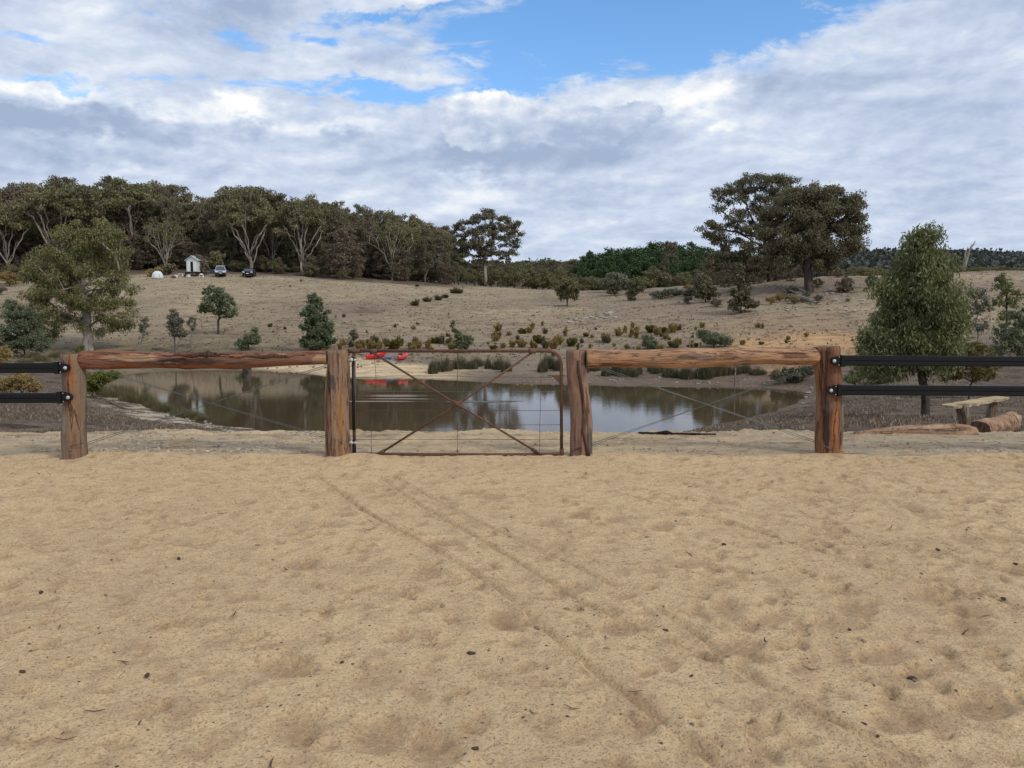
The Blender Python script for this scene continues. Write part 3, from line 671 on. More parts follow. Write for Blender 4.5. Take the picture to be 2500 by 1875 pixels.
def limbs_mesh(name, trunk, tr, C, mat, rng, lift=0.35, sides=6, tipr=0.03, p=0.5, flare=1.25, minz=0.0, bend=0.12, stems=0):
    pos = [np.array(q_, float) for q_ in trunk]; par = [-1] + list(range(len(trunk) - 1)); paths = []
    T0 = pos[0]; order = np.argsort(np.linalg.norm(np.asarray(C) - pos[-1], axis=1))
    if stems:                            # main limbs fan out of the fork first
        Ca = np.asarray(C, float); first = [int(np.argmax(Ca[:, 2]))]
        for _ in range(stems - 1):
            dd = np.min([np.linalg.norm((Ca - Ca[k]) * np.array([1, 1, .5]), axis=1) for k in first], axis=0); first.append(int(np.argmax(dd * (Ca[:, 2] > np.median(Ca[:, 2]) * .8))))
        order = np.array(first + [k for k in order if k not in first])
    ntk = len(trunk)
    for oi_, ci in enumerate(order):
        c = np.asarray(C[ci], float); A = np.array(pos); dv = c - A; dist = np.linalg.norm(dv, axis=1) + 1e-6
        cosz = dv[:, 2] / dist; cost = dist * (1.0 + 0.9 * np.clip(0.55 - cosz, 0, 2)); cost[A[:, 2] < T0[2] + minz] += 1e3
        j = int(np.argmin(cost))
        if oi_ < stems: j = ntk - 1 - (oi_ % 2)
        L = dist[j]; n = max(2, int(L / 0.7 / max(1, tr * 3)) + 2); n = min(n, 8 if oi_ >= stems else 10)
        a = pos[j]; ctrl = a + (c - a) * 0.45 + np.array([0, 0, lift * L * 0.5]) + rng.normal(size=3) * L * bend * 0.5
        ids = [j]
        for k in range(1, n + 1):
            t_ = k / n; q_ = (1 - t_) ** 2 * a + 2 * t_ * (1 - t_) * ctrl + t_ * t_ * c + (rng.normal(size=3) * L * bend * 0.12 if k < n else 0)
            pos.append(q_); par.append(ids[-1]); ids.append(len(pos) - 1)
        paths.append(ids)
    wgt = np.zeros(len(pos)); 
    for ids in paths: wgt[ids[-1]] += 1
    for i in range(len(pos) - 1, 0, -1):
        if par[i] >= 0: wgt[par[i]] += wgt[i]
    w0 = max(wgt[0], 1); rad = tr * (np.maximum(wgt, 0.5) / w0) ** p; rad = np.maximum(rad, tipr * 0.5)
    mb = MB(); nt = len(trunk); tr_r = rad[:nt].copy(); hz = np.linspace(0, 1, nt)
    tr_r = tr_r * (1 + (flare - 1) * np.exp(-hz * 7)); tr_r = np.minimum(tr_r, tr * flare)
    mb.tube(trunk, tr_r, sides + 2, jit=lambda t_, a_: 1 + 0.07 * math.sin(3 * a_ + t_ * 5) + 0.05 * math.sin(5 * a_ - t_ * 9))
    for ids in paths:
        P = [pos[i] for i in ids]; r_ = [min(rad[ids[1]], rad[ids[0]])] + [rad[i] for i in ids[1:]]; r_[-1] = max(r_[-1] * 0.4, tipr * 0.4)
        mb.tube(P, r_, sides, cap=False)
    return mb.mesh(name, mat)
def px_clumps(ells, base, Yd, n, rng, depth=1.0, shell=0.35, up=False):
    """clump centres inside ellipsoids given as (px, py, rx, ry) seen at distance Yd; returned relative to base"""
    E = []
    for e in ells:
        c = at(e[0], e[1], Yd) - base; rx = e[2] * Yd / F; rz = e[3] * Yd / F; E.append((c, rx, rx * depth if len(e) < 5 else e[4], rz))
    vol = np.array([e[1] * e[3] ** 0.8 * e[2] ** 0.5 for e in E]); cnt = np.maximum(1, (vol / vol.sum() * n)).astype(int); out = []
    for (c, rx, ry, rz), k in zip(E, cnt):
        d = unit(rng.normal(size=(k, 3)))
        if up: d[:, 2] = np.where(rng.random(k) < 0.6, np.abs(d[:, 2]), d[:, 2])
        r = shell + (1 - shell) * rng.random(k) ** 0.6
        out.append(c + d * r[:, None] * np.array([rx, ry, rz]))
    return np.concatenate(out)
def hero(name, label, cat, base, ells, ncl, cr, nleaf, ll, lw, leafm, barkm, tr, trunk_px=None, seed=1, droop=0.6, flat=0.7, lift=0.3, depth=0.9, shell=0.35, group=None, minz=0.3, sides=6, up=False, p=0.5, jit_r=0.35, trunk_h=None, stems=0):
    rng = np.random.default_rng(seed); Yd = base[1]; base = np.asarray(base, float)
    C = px_clumps(ells, base, Yd, ncl, rng, depth, shell, up)
    if trunk_px: trunk = [np.zeros(3)] + [at(a, b, Yd) - base for a, b in trunk_px]
    else:
        h = (trunk_h or max(0.35 * C[:, 2].mean(), 0.3)); trunk = [np.zeros(3), np.array([0.02 * h, 0, h * .5]), np.array([0, 0.02 * h, h])]
    trunk = [np.asarray(q_, float) for q_ in trunk]; trunk[0] = trunk[0] - np.array([0, 0, 0.15 + tr * .5])
    T = []
    for i in range(len(trunk) - 1):
        for k in range(3): T.append(trunk[i] + (trunk[i + 1] - trunk[i]) * k / 3 + rng.normal(size=3) * tr * 0.12 * (i + k > 0))
    T.append(trunk[-1])
    Rr = cr * (1 - jit_r + 2 * jit_r * rng.random(len(C)))
    t_ = thing(name, label, cat, base, group=group)
    ob('trunk', limbs_mesh(name + '_trunk', T, tr, C, barkm, rng, lift, sides, minz=minz, tipr=min(0.05, tr * .2), p=p, stems=stems), t_)
    V, Fc = leaf_arr(C, Rr, nleaf, ll, lw, rng, droop, flat)
    ob('crown', mesh_np(name + '_crown', V, Fc, leafm, False), t_)
    return t_

# -- big white-trunked gum on the left shore
b = pick(215, 856, 50)
hero('gum_tree', 'big spreading gum with white trunk behind the left fence post, bright olive crown', 'tree', b,
     [(120, 660, 62, 62), (185, 610, 70, 62), (255, 612, 62, 60), (150, 745, 80, 52), (235, 700, 100, 60), (290, 765, 52, 42), (85, 700, 35, 45), (110, 790, 45, 38), (240, 790, 50, 26), (225, 565, 60, 28)],
     330, .80, 165, 0.24, 0.08, L_SHORE, B_PALE, 0.42, [(214, 825), (212, 790), (207, 745), (200, 700)], 3, 0.7, 0.65, 0.2, 0.85, 0.5, minz=1.4, p=0.45, stems=11)
# -- dark gum pair on the right hillock
b = pick(1975, 712, 70)
BR = b
hero('gum_tree', 'dense dark round-topped gum on the right hillock with thick brown trunk', 'tree', b,
     [(1960, 520, 80, 55), (2040, 500, 62, 42), (1985, 480, 75, 28), (2085, 530, 26, 55), (1940, 580, 85, 45), (2040, 590, 65, 45), (1910, 620, 50, 35), (2080, 590, 22, 30), (1890, 540, 35, 40), (2010, 640, 40, 22)],
     360, .92, 250, 0.27, 0.12, L_DARK, B_DARK, 0.52, [(1974, 680), (1971, 650), (1968, 610)], 5, 0.4, 0.7, 0.35, 0.9, 0.5, minz=2.2)
b = np.array([at(1880, 700, 112)[0], 112.0, 0]); b[2] = hgt(b[0], b[1])
hero('gum_tree', 'dark open-crowned gum behind the dense one on the right hillock', 'tree', b,
     [(1850, 445, 50, 24), (1790, 470, 45, 24), (1905, 450, 40, 26), (1760, 500, 22, 15), (1755, 560, 38, 26), (1830, 540, 55, 34), (1880, 500, 45, 35), (1800, 610, 50, 30), (1740, 580, 26, 18), (1850, 630, 50, 30), (1760, 640, 40, 28), (1930, 480, 26, 20), (1720, 555, 12, 10)],
     280, .82, 130, 0.30, 0.13, L_DARK, B_DARK, 0.42, [(1880, 680), (1876, 640), (1868, 590)], 6, 0.8, 0.6, 0.25, 0.7, 0.5, minz=1.8, stems=8)
# -- lone gum standing against the sky, centre
b = np.array([at(1185, 690, 172)[0], 172.0, 0]); b[2] = hgt(b[0], b[1])
hero('gum_tree', 'lone pale-limbed gum with open umbrella crown against the sky, centre of the ridge', 'tree', b,
     [(1185, 535, 42, 14), (1145, 552, 32, 14), (1235, 545, 34, 16), (1110, 560, 20, 12), (1265, 575, 22, 12), (1170, 575, 48, 16), (1225, 590, 34, 14), (1115, 590, 24, 16), (1150, 612, 34, 16), (1255, 600, 20, 14), (1200, 625, 40, 18), (1190, 520, 30, 8), (1130, 625, 32, 14), (1245, 622, 34, 12), (1165, 598, 55, 16), (1215, 560, 50, 16), (1160, 645, 34, 10), (1095, 612, 22, 12)],
     270, .92, 95, 0.42, 0.18, L_DARK, B_PALE, 0.38, [(1184, 665), (1183, 640), (1186, 600)], 8, 0.5, 0.5, 0.3, 0.6, 0.5, minz=2.5, up=True, stems=8)
# -- near right willowy tree
b = np.array([at(2257, 1003, 22)[0], 22.0, 0]); b[2] = hgt(b[0], b[1])
hero('gum_sapling', 'broad leafy young gum with drooping leaves behind the right black rails', 'tree', b,
     [(2260, 600, 48, 42), (2225, 660, 62, 50), (2288, 670, 36, 52), (2190, 720, 50, 50), (2270, 750, 95, 70), (2190, 810, 85, 60), (2275, 830, 72, 60), (2160, 880, 62, 36), (2250, 870, 80, 34), (2325, 770, 30, 40), (2310, 870, 34, 30), (2210, 590, 20, 20)],
     370, 0.37, 185, 0.125, 0.032, L_GREEN, B_DARK, 0.11, [(2262, 970), (2252, 930), (2245, 870), (2250, 800)], 9, 1.1, 0.85, 0.35, 0.9, 0.3, minz=0.5, jit_r=0.5, stems=7)
# -- smaller single trees: (name, label, px, base py, ellipses, ncl, clump r px, nleaf, leaf, width, leaf mat, bark, trunk px r)
small = [
 ('wattle_tree', 'small round dark green tree with thin bare trunk on the left slope', 533, 816, [(533, 735, 40, 32), (520, 712, 24, 16), (552, 760, 26, 16), (500, 752, 22, 12)], 60, 9, 90, .22, .10, L_WATTLE, B_DARK, 2.6, 0.3),
 ('wattle_tree', 'bushy cone-shaped blue-green tree just left of the middle gate post', 772, 856, [(768, 735, 18, 20), (770, 765, 34, 24), (775, 800, 44, 26), (772, 832, 48, 20), (768, 718, 6, 8)], 120, 9, 110, .20, .09, L_WATTLE, B_DARK, 2.6, 0.15),
 ('wattle_sapling', 'slim pale green sapling on the left bank beyond the log rail', 427, 860, [(427, 790, 20, 24), (425, 765, 9, 14), (435, 812, 20, 12)], 40, 8, 70, .18, .08, L_GREY, B_GREY, 1.6, 0.3),
 ('wattle_sapling', 'faint thin sapling right of the slim pale green one', 468, 850, [(468, 790, 12, 16), (472, 775, 8, 8)], 14, 6, 40, .16, .06, L_GREY, B_GREY, 1.0, 0.3),
 ('wattle_sapling', 'sparse grey sapling at the edge of the white-trunked gum', 345, 862, [(350, 800, 12, 22), (354, 780, 7, 8)], 16, 6, 45, .16, .07, L_GREY, B_GREY, 1.0, 0.3),
 ('wattle_bush', 'low green bush by the shore above the middle of the left log rail', 606, 855, [(615, 825, 20, 14), (590, 838, 16, 14), (625, 805, 10, 8)], 40, 8, 80, .16, .08, L_WATTLE, B_DARK, 1.4, 0.1),
 ('wattle_sapling', 'faint grey-green sapling right of the cone-shaped tree', 865, 842, [(864, 818, 11, 12), (862, 808, 5, 6)], 14, 6, 50, .16, .07, L_GREY, B_GREY, 1.0, 0.2),
 ('wattle_tree', 'small green tree with bare leaning leader above the rusty gate', 1130, 862, [(1130, 838, 24, 14), (1122, 818, 14, 10), (1140, 828, 14, 10), (1104, 790, 5, 10), (1112, 806, 8, 6)], 46, 7, 80, .16, .07, L_WATTLE, B_DARK, 1.4, 0.1),
 ('olive_tree', 'round olive-green tree alone on the field ridge, centre right', 1385, 748, [(1385, 705, 26, 22), (1383, 688, 16, 10), (1372, 718, 12, 10), (1398, 716, 12, 12)], 60, 8, 80, .34, .17, L_OLIVE, B_DARK, 1.8, 0.15),
 ('scrub_tree', 'dark scrubby tree left of the hillock gums, lower branch clear', 1722, 738, [(1720, 700, 24, 22), (1715, 680, 14, 12), (1735, 715, 20, 14), (1700, 715, 14, 10)], 55, 8, 80, .28, .14, L_DARK, B_DARK, 1.8, 0.15),
 ('scrub_tree', 'dark upright scrubby tree below the hillock gums', 1808, 766, [(1808, 715, 26, 26), (1805, 672, 14, 26), (1825, 740, 26, 10), (1790, 745, 18, 12), (1805, 650, 8, 12)], 70, 8, 80, .24, .12, L_DARK, B_DARK, 1.8, 0.2),
 ('scrub_bush', 'small dark green bush right of the thick-trunked gum', 2130, 706, [(2130, 682, 16, 12), (2132, 692, 14, 10)], 26, 7, 60, .28, .14, L_WATTLE, B_DARK, 1.2, 0.15),
 ('scrub_bush', 'brownish scrub bush at the foot of the hillock gums, right side', 2065, 714, [(2065, 688, 20, 18), (2060, 705, 24, 8)], 24, 8, 45, .28, .12, L_BROWN, B_DARK, 1.2, 0.15),
 ('olive_tree', 'low spreading grey-green tree at the ridge, left of the dark bushes', 1505, 712, [(1505, 685, 34, 18), (1480, 690, 16, 14), (1530, 692, 18, 12)], 60, 10, 80, .34, .17, L_GREY, B_DARK, 1.8, 0.1),
 ('scrub_bush', 'dark bush with bare foot on the ridge left of the grey shrub line', 1500, 722, [(1497, 700, 18, 16), (1505, 690, 12, 10)], 34, 8, 80, .28, .14, L_DARK, B_DARK, 1.4, 0.1),
 ('scrub_bush', 'dark drooping bush on the ridge, right of the round olive tree', 1552, 732, [(1552, 700, 18, 22), (1540, 720, 12, 12)], 44, 8, 80, .28, .14, L_DARK, B_DARK, 1.4, 0.1),
 ('scrub_bush', 'low spiky dark bush with grey stems on the ridge slope', 1612, 730, [(1610, 718, 26, 8), (1630, 712, 18, 6)], 24, 7, 60, .26, .10, L_GREY, B_DARK, 1.2, 0.1),
 ('scrub_bush', 'flat grey-green bush higher on the ridge slope beside the scrub', 1650, 722, [(1645, 712, 20, 8), (1665, 716, 12, 6)], 22, 7, 60, .26, .10, L_GREY, B_DARK, 1.2, 0.1),
 ('scrub_bush', 'dark low bush left of the dark scrubby tree on the ridge', 1690, 722, [(1690, 710, 18, 9), (1676, 714, 10, 6)], 22, 7, 60, .26, .10, L_DARK, B_DARK, 1.2, 0.1),
 ('sapling_tree', 'tall thin dark-stemmed sapling near the right edge with open leafy top', 2450, 862, [(2452, 700, 26, 26), (2445, 680, 14, 16), (2490, 715, 16, 10), (2435, 735, 14, 18), (2470, 735, 20, 16), (2455, 770, 20, 14)], 70, 8, 26, .17, .07, L_GREEN, B_DARK, 2.4, 0.9),
 ('wattle_bush', 'feathery green bush at the far right edge behind the sapling', 2480, 880, [(2490, 780, 34, 34), (2470, 820, 44, 34), (2500, 850, 30, 26), (2440, 850, 24, 18)], 80, 10, 70, .16, .055, L_WATTLE, B_DARK, 1.6, 0.1),
 ('wattle_bush', 'thin brown-stemmed bush between the leafy gum and the dark sapling', 2385, 850, [(2385, 720, 28, 24), (2375, 760, 24, 24), (2405, 745, 20, 18), (2395, 790, 22, 20)], 60, 9, 32, .17, .06, L_GREY, B_GREY, 1.4, 0.4),
 ('wattle_bush', 'golden-olive bush under the top black rail at the right', 2365, 975, [(2375, 858, 46, 22), (2340, 880, 40, 24), (2400, 895, 36, 22), (2330, 915, 36, 18), (2390, 915, 30, 16)], 90, 12, 80, .095, .03, L_GOLD, B_DARK, 2.0, 0.25),
 ('shore_bush', 'green bush behind the right log post, above the pale rocks', 2110, 945, [(2115, 905, 34, 20), (2160, 915, 40, 16), (2080, 925, 20, 14), (2190, 895, 20, 16)], 70, 10, 75, .14, .05, L_GREEN, B_DARK, 1.6, 0.1),
 ('shore_bush', 'dark leafy bush touching the left side of the broad young gum', 2110, 880, [(2140, 845, 34, 24), (2120, 865, 26, 16), (2100, 850, 12, 8)], 60, 10, 75, .15, .05, L_GREEN, B_DARK, 1.6, 0.1),
 ('shore_bush', 'dark bush just left of the right log post near the pond', 1945, 935, [(1940, 915, 26, 14), (1965, 905, 18, 12), (1900, 918, 16, 10)], 44, 8, 70, .18, .07, L_DARK, B_DARK, 1.4, 0.1),
 ('shore_bush', 'feathery fresh green bush above the right log rail', 1742, 848, [(1740, 826, 32, 14), (1715, 815, 16, 12), (1770, 832, 20, 12)], 60, 8, 70, .16, .05, L_WATTLE, B_DARK, 1.4, 0.1),
 ('shore_bush', 'small green bush above the left part of the right log rail', 1588, 852, [(1586, 838, 20, 12), (1580, 825, 12, 8), (1600, 842, 12, 8)], 40, 7, 70, .16, .05, L_WATTLE, B_DARK, 1.4, 0.1),
 ('wattle_bush', 'big blue-green bush at the left edge beside the white-trunked gum', 60, 872, [(55, 800, 45, 48), (30, 760, 28, 30), (90, 830, 34, 28), (20, 830, 34, 34), (70, 770, 16, 22)], 150, 11, 100, .17, .07, L_WATTLE, B_DARK, 2.2, 0.15),
 ('wattle_bush', 'rusty brown bush at the far left edge under the blue-green bush', 8, 898, [(5, 865, 22, 24), (-20, 880, 30, 20)], 40, 9, 70, .16, .07, L_WEED, B_DARK, 1.4, 0.1),
 ('wattle_bush', 'tawny bush between the two black rails at the left edge', 55, 962, [(50, 930, 30, 20), (15, 938, 26, 16), (80, 942, 20, 12)], 60, 9, 90, .12, .04, L_WEED, B_DARK, 1.4, 0.1),
 ('shore_bush', 'bright yellow-green bush right behind the left log post', 228, 972, [(235, 925, 32, 18), (260, 918, 28, 12), (225, 945, 20, 16), (285, 915, 14, 7)], 70, 9, 90, .11, .035, L_LIME, B_DARK, 1.4, 0.1),
 ('shore_bush', 'small yellow-leaved shoot above the left log post', 197, 880, [(196, 850, 10, 12), (190, 862, 10, 8)], 12, 6, 40, .13, .05, L_LIME, B_DARK, 1.0, 0.15),
 ('scrub_bush', 'small rounded green tree at the wood edge above the pale car', 528, 668, [(528, 625, 16, 14), (528, 640, 14, 8)], 24, 9, 60, .4, .2, L_OLIVE, B_DARK, 1.6, 0.2),
 ('scrub_bush', 'brown-green shrub at the wood edge right behind the hut', 488, 672, [(484, 640, 18, 18), (494, 655, 16, 12)], 26, 9, 60, .4, .2, L_BROWN, B_DARK, 1.6, 0.2),
 ('scrub_bush', 'dark green shrub between the tent and the wood', 398, 672, [(400, 660, 16, 10), (415, 652, 12, 8)], 22, 8, 60, .36, .18, L_DARK, B_DARK, 1.4, 0.1),
 ('scrub_bush', 'rusty shrub left behind the tent', 368, 676, [(368, 664, 12, 10), (384, 660, 10, 8)], 18, 7, 60, .34, .16, L_WEED, B_DARK, 1.4, 0.1),
]
for i, (nm_, lb, px, py, ells, ncl, crp, nl, ll, lw, lm, bm, trp, th) in enumerate(small):
    b = pick(px, py, 14)
    if b[2] < WATER + 0.03: b[2] = WATER - 0.1
    k = b[1] / F
    zt = max((py - e[1]) for e in ells) * k
    hero(nm_, lb, 'bush' if 'bush' in nm_ else 'tree', b, ells, int(ncl * 2.1), crp * k * .78, int(nl * .75), ll * .9, lw, lm, bm, trp * k, None, 40 + i, 0.6, 0.75, 0.35, 0.9, 0.2, minz=0.02, sides=5, trunk_h=max(th, 0.1) * zt)

# dry grass tufts: uncountable
def scatter_grass(n, y0, y1, px0, px1, hgt_, bw, seed, dens=None):
    rg = np.random.default_rng(seed); Yv = np.exp(rg.uniform(math.log(y0), math.log(y1), n)); pxv = rg.uniform(px0, px1, n); x = (pxv - 1250) / F * Yv
    s = shore_sd(x, Yv); keep = (s > 0.8) & (fbm(x * .5, Yv * .5, 3, seed) > -0.02); x, Yv = x[keep], Yv[keep]; z = height(x, Yv)
    nb = 5; x = np.repeat(x, nb) + rg.normal(0, .06, len(x) * nb); Y2 = np.repeat(Yv, nb) + rg.normal(0, .06, len(Yv) * nb); z = np.repeat(z, nb) - .01
    n = len(x); d = unit(np.stack([rg.normal(0, .45, n), rg.normal(0, .45, n), np.ones(n)], 1)); L = (hgt_ * rg.uniform(.4, 1, n))[:, None]
    p = np.stack([x, Y2, z], 1); sdv = unit(np.stack([rg.normal(size=n), rg.normal(size=n) * .3, np.zeros(n)], 1)) * bw * .5 
    V = np.stack([p - sdv, p + sdv, p + d * L + sdv * .2, p + d * L - sdv * .2], 1).reshape(-1, 3); return V, np.arange(n * 4).reshape(-1, 4)
# -- the left wood: prototypes, then copies
def proto_tree(seed, kind):
    rng = np.random.default_rng(seed); H = 20.0
    if kind == 'tall':                   # tall gum: pale fork low, crown of domed clumps
        n = 92; C = []
        for k in range(n):
            a = rng.uniform(0, 2 * math.pi); rr = rng.random() ** 0.5 * rng.uniform(.85, 1.1)
            z = 9.0 + 9.8 * math.sqrt(max(0.02, 1 - rr ** 2 * 0.9)) * rng.uniform(0.25, 1.0) ** .7; C.append((math.cos(a) * rr * 6.2, math.sin(a) * rr * 6.2, z))
        C = np.array(C); Rr = rng.uniform(.8, 1.6, n); tr = 0.36; trunk = [(0, 0, -.5), (0.2, 0, 1.8), (-.1, .1, 3.6)]; lift = .35; leaf, bark = L_OLIVE, B_PALE; ll, lw, nl = .55, .26, 75
    elif kind == 'open':                 # pale spreading limbs, thin crown
        n = 64; C = []
        for k in range(n):
            a = rng.uniform(0, 2 * math.pi); rr = rng.random() ** 0.4; C.append((math.cos(a) * rr * 7.0, math.sin(a) * rr * 5.0, 9 + 8.5 * rng.random() ** 0.6 * (1.1 - 0.4 * rr)))
        C = np.array(C); Rr = rng.uniform(.7, 1.2, n); tr = 0.34; trunk = [(0, 0, -.5), (0, .2, 1.0), (.1, 0, 2.0)]; lift = .12; leaf, bark = L_OLIVE, B_PALE; ll, lw, nl = .5, .22, 38
    elif kind == 'dark':                 # dense to the ground, brown-green
        n = 105; C = []
        for k in range(n):
            a = rng.uniform(0, 2 * math.pi); z = rng.uniform(1.5, 18.5); rr = 5.6 * math.sqrt(max(0.05, 1 - ((z - 9) / 10.5) ** 2)) * rng.uniform(.4, 1); C.append((math.cos(a) * rr, math.sin(a) * rr, z))
        C = np.array(C); Rr = rng.uniform(1.0, 1.7, n); tr = .3; trunk = [(0, 0, -.5), (0, 0, 4), (0, 0, 9)]; lift = .2; leaf, bark = L_BROWN, B_GREY; ll, lw, nl = .55, .26, 80
    elif kind == 'mid':                  # mid-height bushy gum with dark trunk
        n = 85; C = []
        for k in range(n):
            a = rng.uniform(0, 2 * math.pi); z = 4 + 15 * rng.random() ** .8; rr = 5.4 * math.sqrt(max(0.05, 1 - ((z - 11) / 9.2) ** 2)) * rng.uniform(.4, 1.1); C.append((math.cos(a) * rr, math.sin(a) * rr, z))
        C = np.array(C); Rr = rng.uniform(.9, 1.7, n); tr = .28; trunk = [(0, 0, -.5), (.2, 0, 2), (0, 0.1, 5)]; lift = .35; leaf, bark = L_DARK, B_PALE; ll, lw, nl = .55, .26, 85
    elif kind == 'pine':
        n = 80; C = []; 
        for k in range(n):
            z = 2 + 17 * rng.random(); rr = 4.3 * (1 - ((z - 2) / 19.5) ** 1.8) * rng.uniform(.35, 1); a = rng.uniform(0, 6.28); C.append((math.cos(a) * rr, math.sin(a) * rr, z))
        C = np.array(C); Rr = rng.uniform(1.1, 1.8, n); tr = .3; trunk = [(0, 0, -.5), (0, 0, 8), (0, 0, 17)]; lift = .0; leaf, bark = L_PINE, B_DARK; ll, lw, nl = .7, .35, 60
    elif kind == 'round':
        n = 50; d = unit(rng.normal(size=(n, 3))); C = d * (0.3 + .7 * rng.random((n, 1)) ** .5) * np.array([8.5, 8.5, 7.5]) + np.array([0, 0, 11]); Rr = rng.uniform(1.8, 3.0, n); tr = .4
        trunk = [(0, 0, -.5), (0, 0, 2), (0, 0, 5)]; lift = .3; leaf, bark = L_OLIVE, B_DARK; ll, lw, nl = 1.0, .5, 80
    V, Fc = leaf_arr(C, Rr, nl, ll, lw, rng, 0.5, 0.55 if kind in ('tall', 'open') else 0.75, 0.55, up=0.55)
    return limbs_mesh('trunk_' + kind, [np.array(q_, float) for q_ in trunk], tr, C, bark, rng, lift, 5, minz=1.0, tipr=.08, p=.44, stems={'tall': 8, 'open': 9, 'mid': 5, 'dark': 4}.get(kind, 0)), mesh_np('crown_' + kind, V, Fc, leaf, False)
PROT = {}
for kind, seeds in (('tall', (1, 2, 3, 4)), ('open', (11, 12)), ('dark', (21, 22)), ('mid', (31, 32, 33)), ('pine', (41, 42)), ('round', (51, 52))):
    PROT[kind] = [proto_tree(s, kind) for s in seeds]
SCRUB = []
for (tm_, cm_), lf_ in zip(PROT['round'] * 2, (L_GREY, L_BROWN, L_DARK, L_WEED)):
    c2_ = cm_.copy(); c2_.materials[0] = lf_; SCRUB.append((tm_, c2_))
CNT = [0]
def plant(kind, px, Yd, top_py, label, group, wk=1.0, rz=None, name='gum_tree', cat='tree', var=None, leaf=None):
    x = (px - 1250) / F * Yd; z = hgt(x, Yd); H = CAMH + slope(top_py) * Yd - z; CNT[0] += 1
    tm, cm = PROT[kind][(CNT[0] if var is None else var) % len(PROT[kind])]
    s = H / 19.6
    t_ = thing(name, label, cat, (x, Yd, z - 0.1), random.uniform(0, 6.28) if rz is None else rz, (s * wk, s * wk, s), group)
    ob('trunk', tm, t_); c = ob('crown', cm, t_)
    return t_
SIL = [(-150, 440), (0, 458), (50, 452), (100, 435), (150, 426), (190, 440), (230, 456), (265, 432), (330, 424), (395, 430), (440, 458), (480, 474), (540, 462), (600, 450), (660, 460), (700, 474), (760, 466), (830, 490), (880, 500), (950, 508), (1000, 518), (1040, 535), (1080, 562), (1110, 590), (1140, 622)]
sil = lambda px: float(np.interp(px, [a for a, _ in SIL], [b_ for _, b_ in SIL]))
GW = 'gum trees of the wood on the left hill'
front = [('tall', 150, 158, 428, 'tall gum with fan of white limbs and domed top, behind the white-trunked shore gum', 1.05),
 ('tall', 335, 160, 424, 'tallest broad-domed gum of the left wood, above the small tent', 1.1),
 ('open', 412, 152, 520, 'bare-limbed spreading gum between the tent and the hut', .95),
 ('tall', 618, 153, 448, 'tall gum with pale forked trunk rising behind the dark car', 1.05),
 ('tall', 742, 155, 470, 'gum with paired pale trunks right of the dark car', .95),
 ('dark', 845, 150, 548, 'dense purplish-brown tree at the front edge of the wood', 1.35),
 ('dark', 765, 150, 622, 'low round dark brown bush-tree at the foot of the wood', 1.7),
 ('dark', 685, 152, 625, 'short dark twisted tree at the wood edge with bare foot', 1.1),
 ('open', 960, 156, 512, 'gum with bright white forked limbs near the right end of the wood', .9),
 ('mid', 1040, 160, 575, 'slim gum with straight pale stem near the right end of the wood', .8),
 ('tall', 30, 156, 470, 'pale-stemmed gum at the left edge of the photo', 1.0)]
for k_, px, Yd, tp, lb, wk in front: plant(k_, px, Yd, tp, lb, None, wk)
rr_ = random.Random(4)
for row, (Yd, dpx, drop) in enumerate([(164, 50, 26), (178, 46, 10), (194, 44, 0), (215, 44, 4)]):
    px = -130 + row * 13
    while px < 1115:
        tp = sil(px) + drop + rr_.uniform(-14, 24)
        kd = rr_.choice(['mid', 'tall', 'mid', 'dark', 'mid'] if row < 2 else ['tall', 'mid', 'tall'])
        plant(kd, px + rr_.uniform(-12, 12), Yd + rr_.uniform(-5, 5), tp, {'mid': 'dark olive gum crowded among its neighbours in the left hill wood', 'tall': 'tall gum with domed crown massed in the left hill wood', 'dark': 'brown-leaved tree massed in the left hill wood'}[kd], GW, rr_.uniform(.65, 1.3))
        px += dpx * rr_.uniform(.75, 1.25)
for row, (Yd, frac) in enumerate([(160, .42), (170, .6), (186, .62)]):
    px = -120 + row * 11
    while px < 1100 - row * 20:
        gy = 760 - (hgt((px - 1250) / F * Yd, Yd) - CAMH) / Yd * F
        plant(rr_.choice(['dark', 'mid', 'dark']), px + rr_.uniform(-9, 9), Yd + rr_.uniform(-4, 4), gy - (gy - sil(px)) * frac * rr_.uniform(.75, 1.15), 'lower brown-leaved tree filling the depth of the left hill wood', 'understory trees of the left hill wood', rr_.uniform(1.2, 1.7))
        px += 36 * rr_.uniform(.75, 1.25)
# undergrowth trees at the foot of the wood
for i in range(46):
    px = -60 + i * 25.5 + rr_.uniform(-8, 8); Yd = rr_.uniform(147, 158) if px < 900 else rr_.uniform(156, 168)
    if 300 < px < 660 : Yd += 6
    base_py = 760 - (hgt((px - 1250) / F * Yd, Yd) - CAMH) / Yd * F
    plant('round', px, Yd, base_py - rr_.uniform(18, 46), 'low rounded shrub at the foot of the left hill wood', 'shrubs at the foot of the left wood', rr_.uniform(.9, 1.7), name='understory_shrub', cat='shrub')
for px, tp in ((1075, 668), (1110, 672), (1140, 664), (1180, 675), (1215, 655), (1255, 650), (1290, 645), (1325, 655), (1360, 650), (1400, 668), (1440, 676), (1475, 680), (1355, 682), (1300, 680), (1225, 684), (945, 630), (985, 655), (1020, 650), (1060, 640), (1090, 655), (1120, 650), (1160, 655), (1200, 665), (1240, 668), (1275, 660), (1310, 672), (1340, 670), (1040, 672), (1000, 672)):
    plant('round', px, rr_.uniform(164, 178), tp - 4, 'grey-green wattle shrub along the field ridge right of the wood', 'wattles along the field ridge', rr_.uniform(.9, 1.3), name='wattle_shrub', cat='shrub')
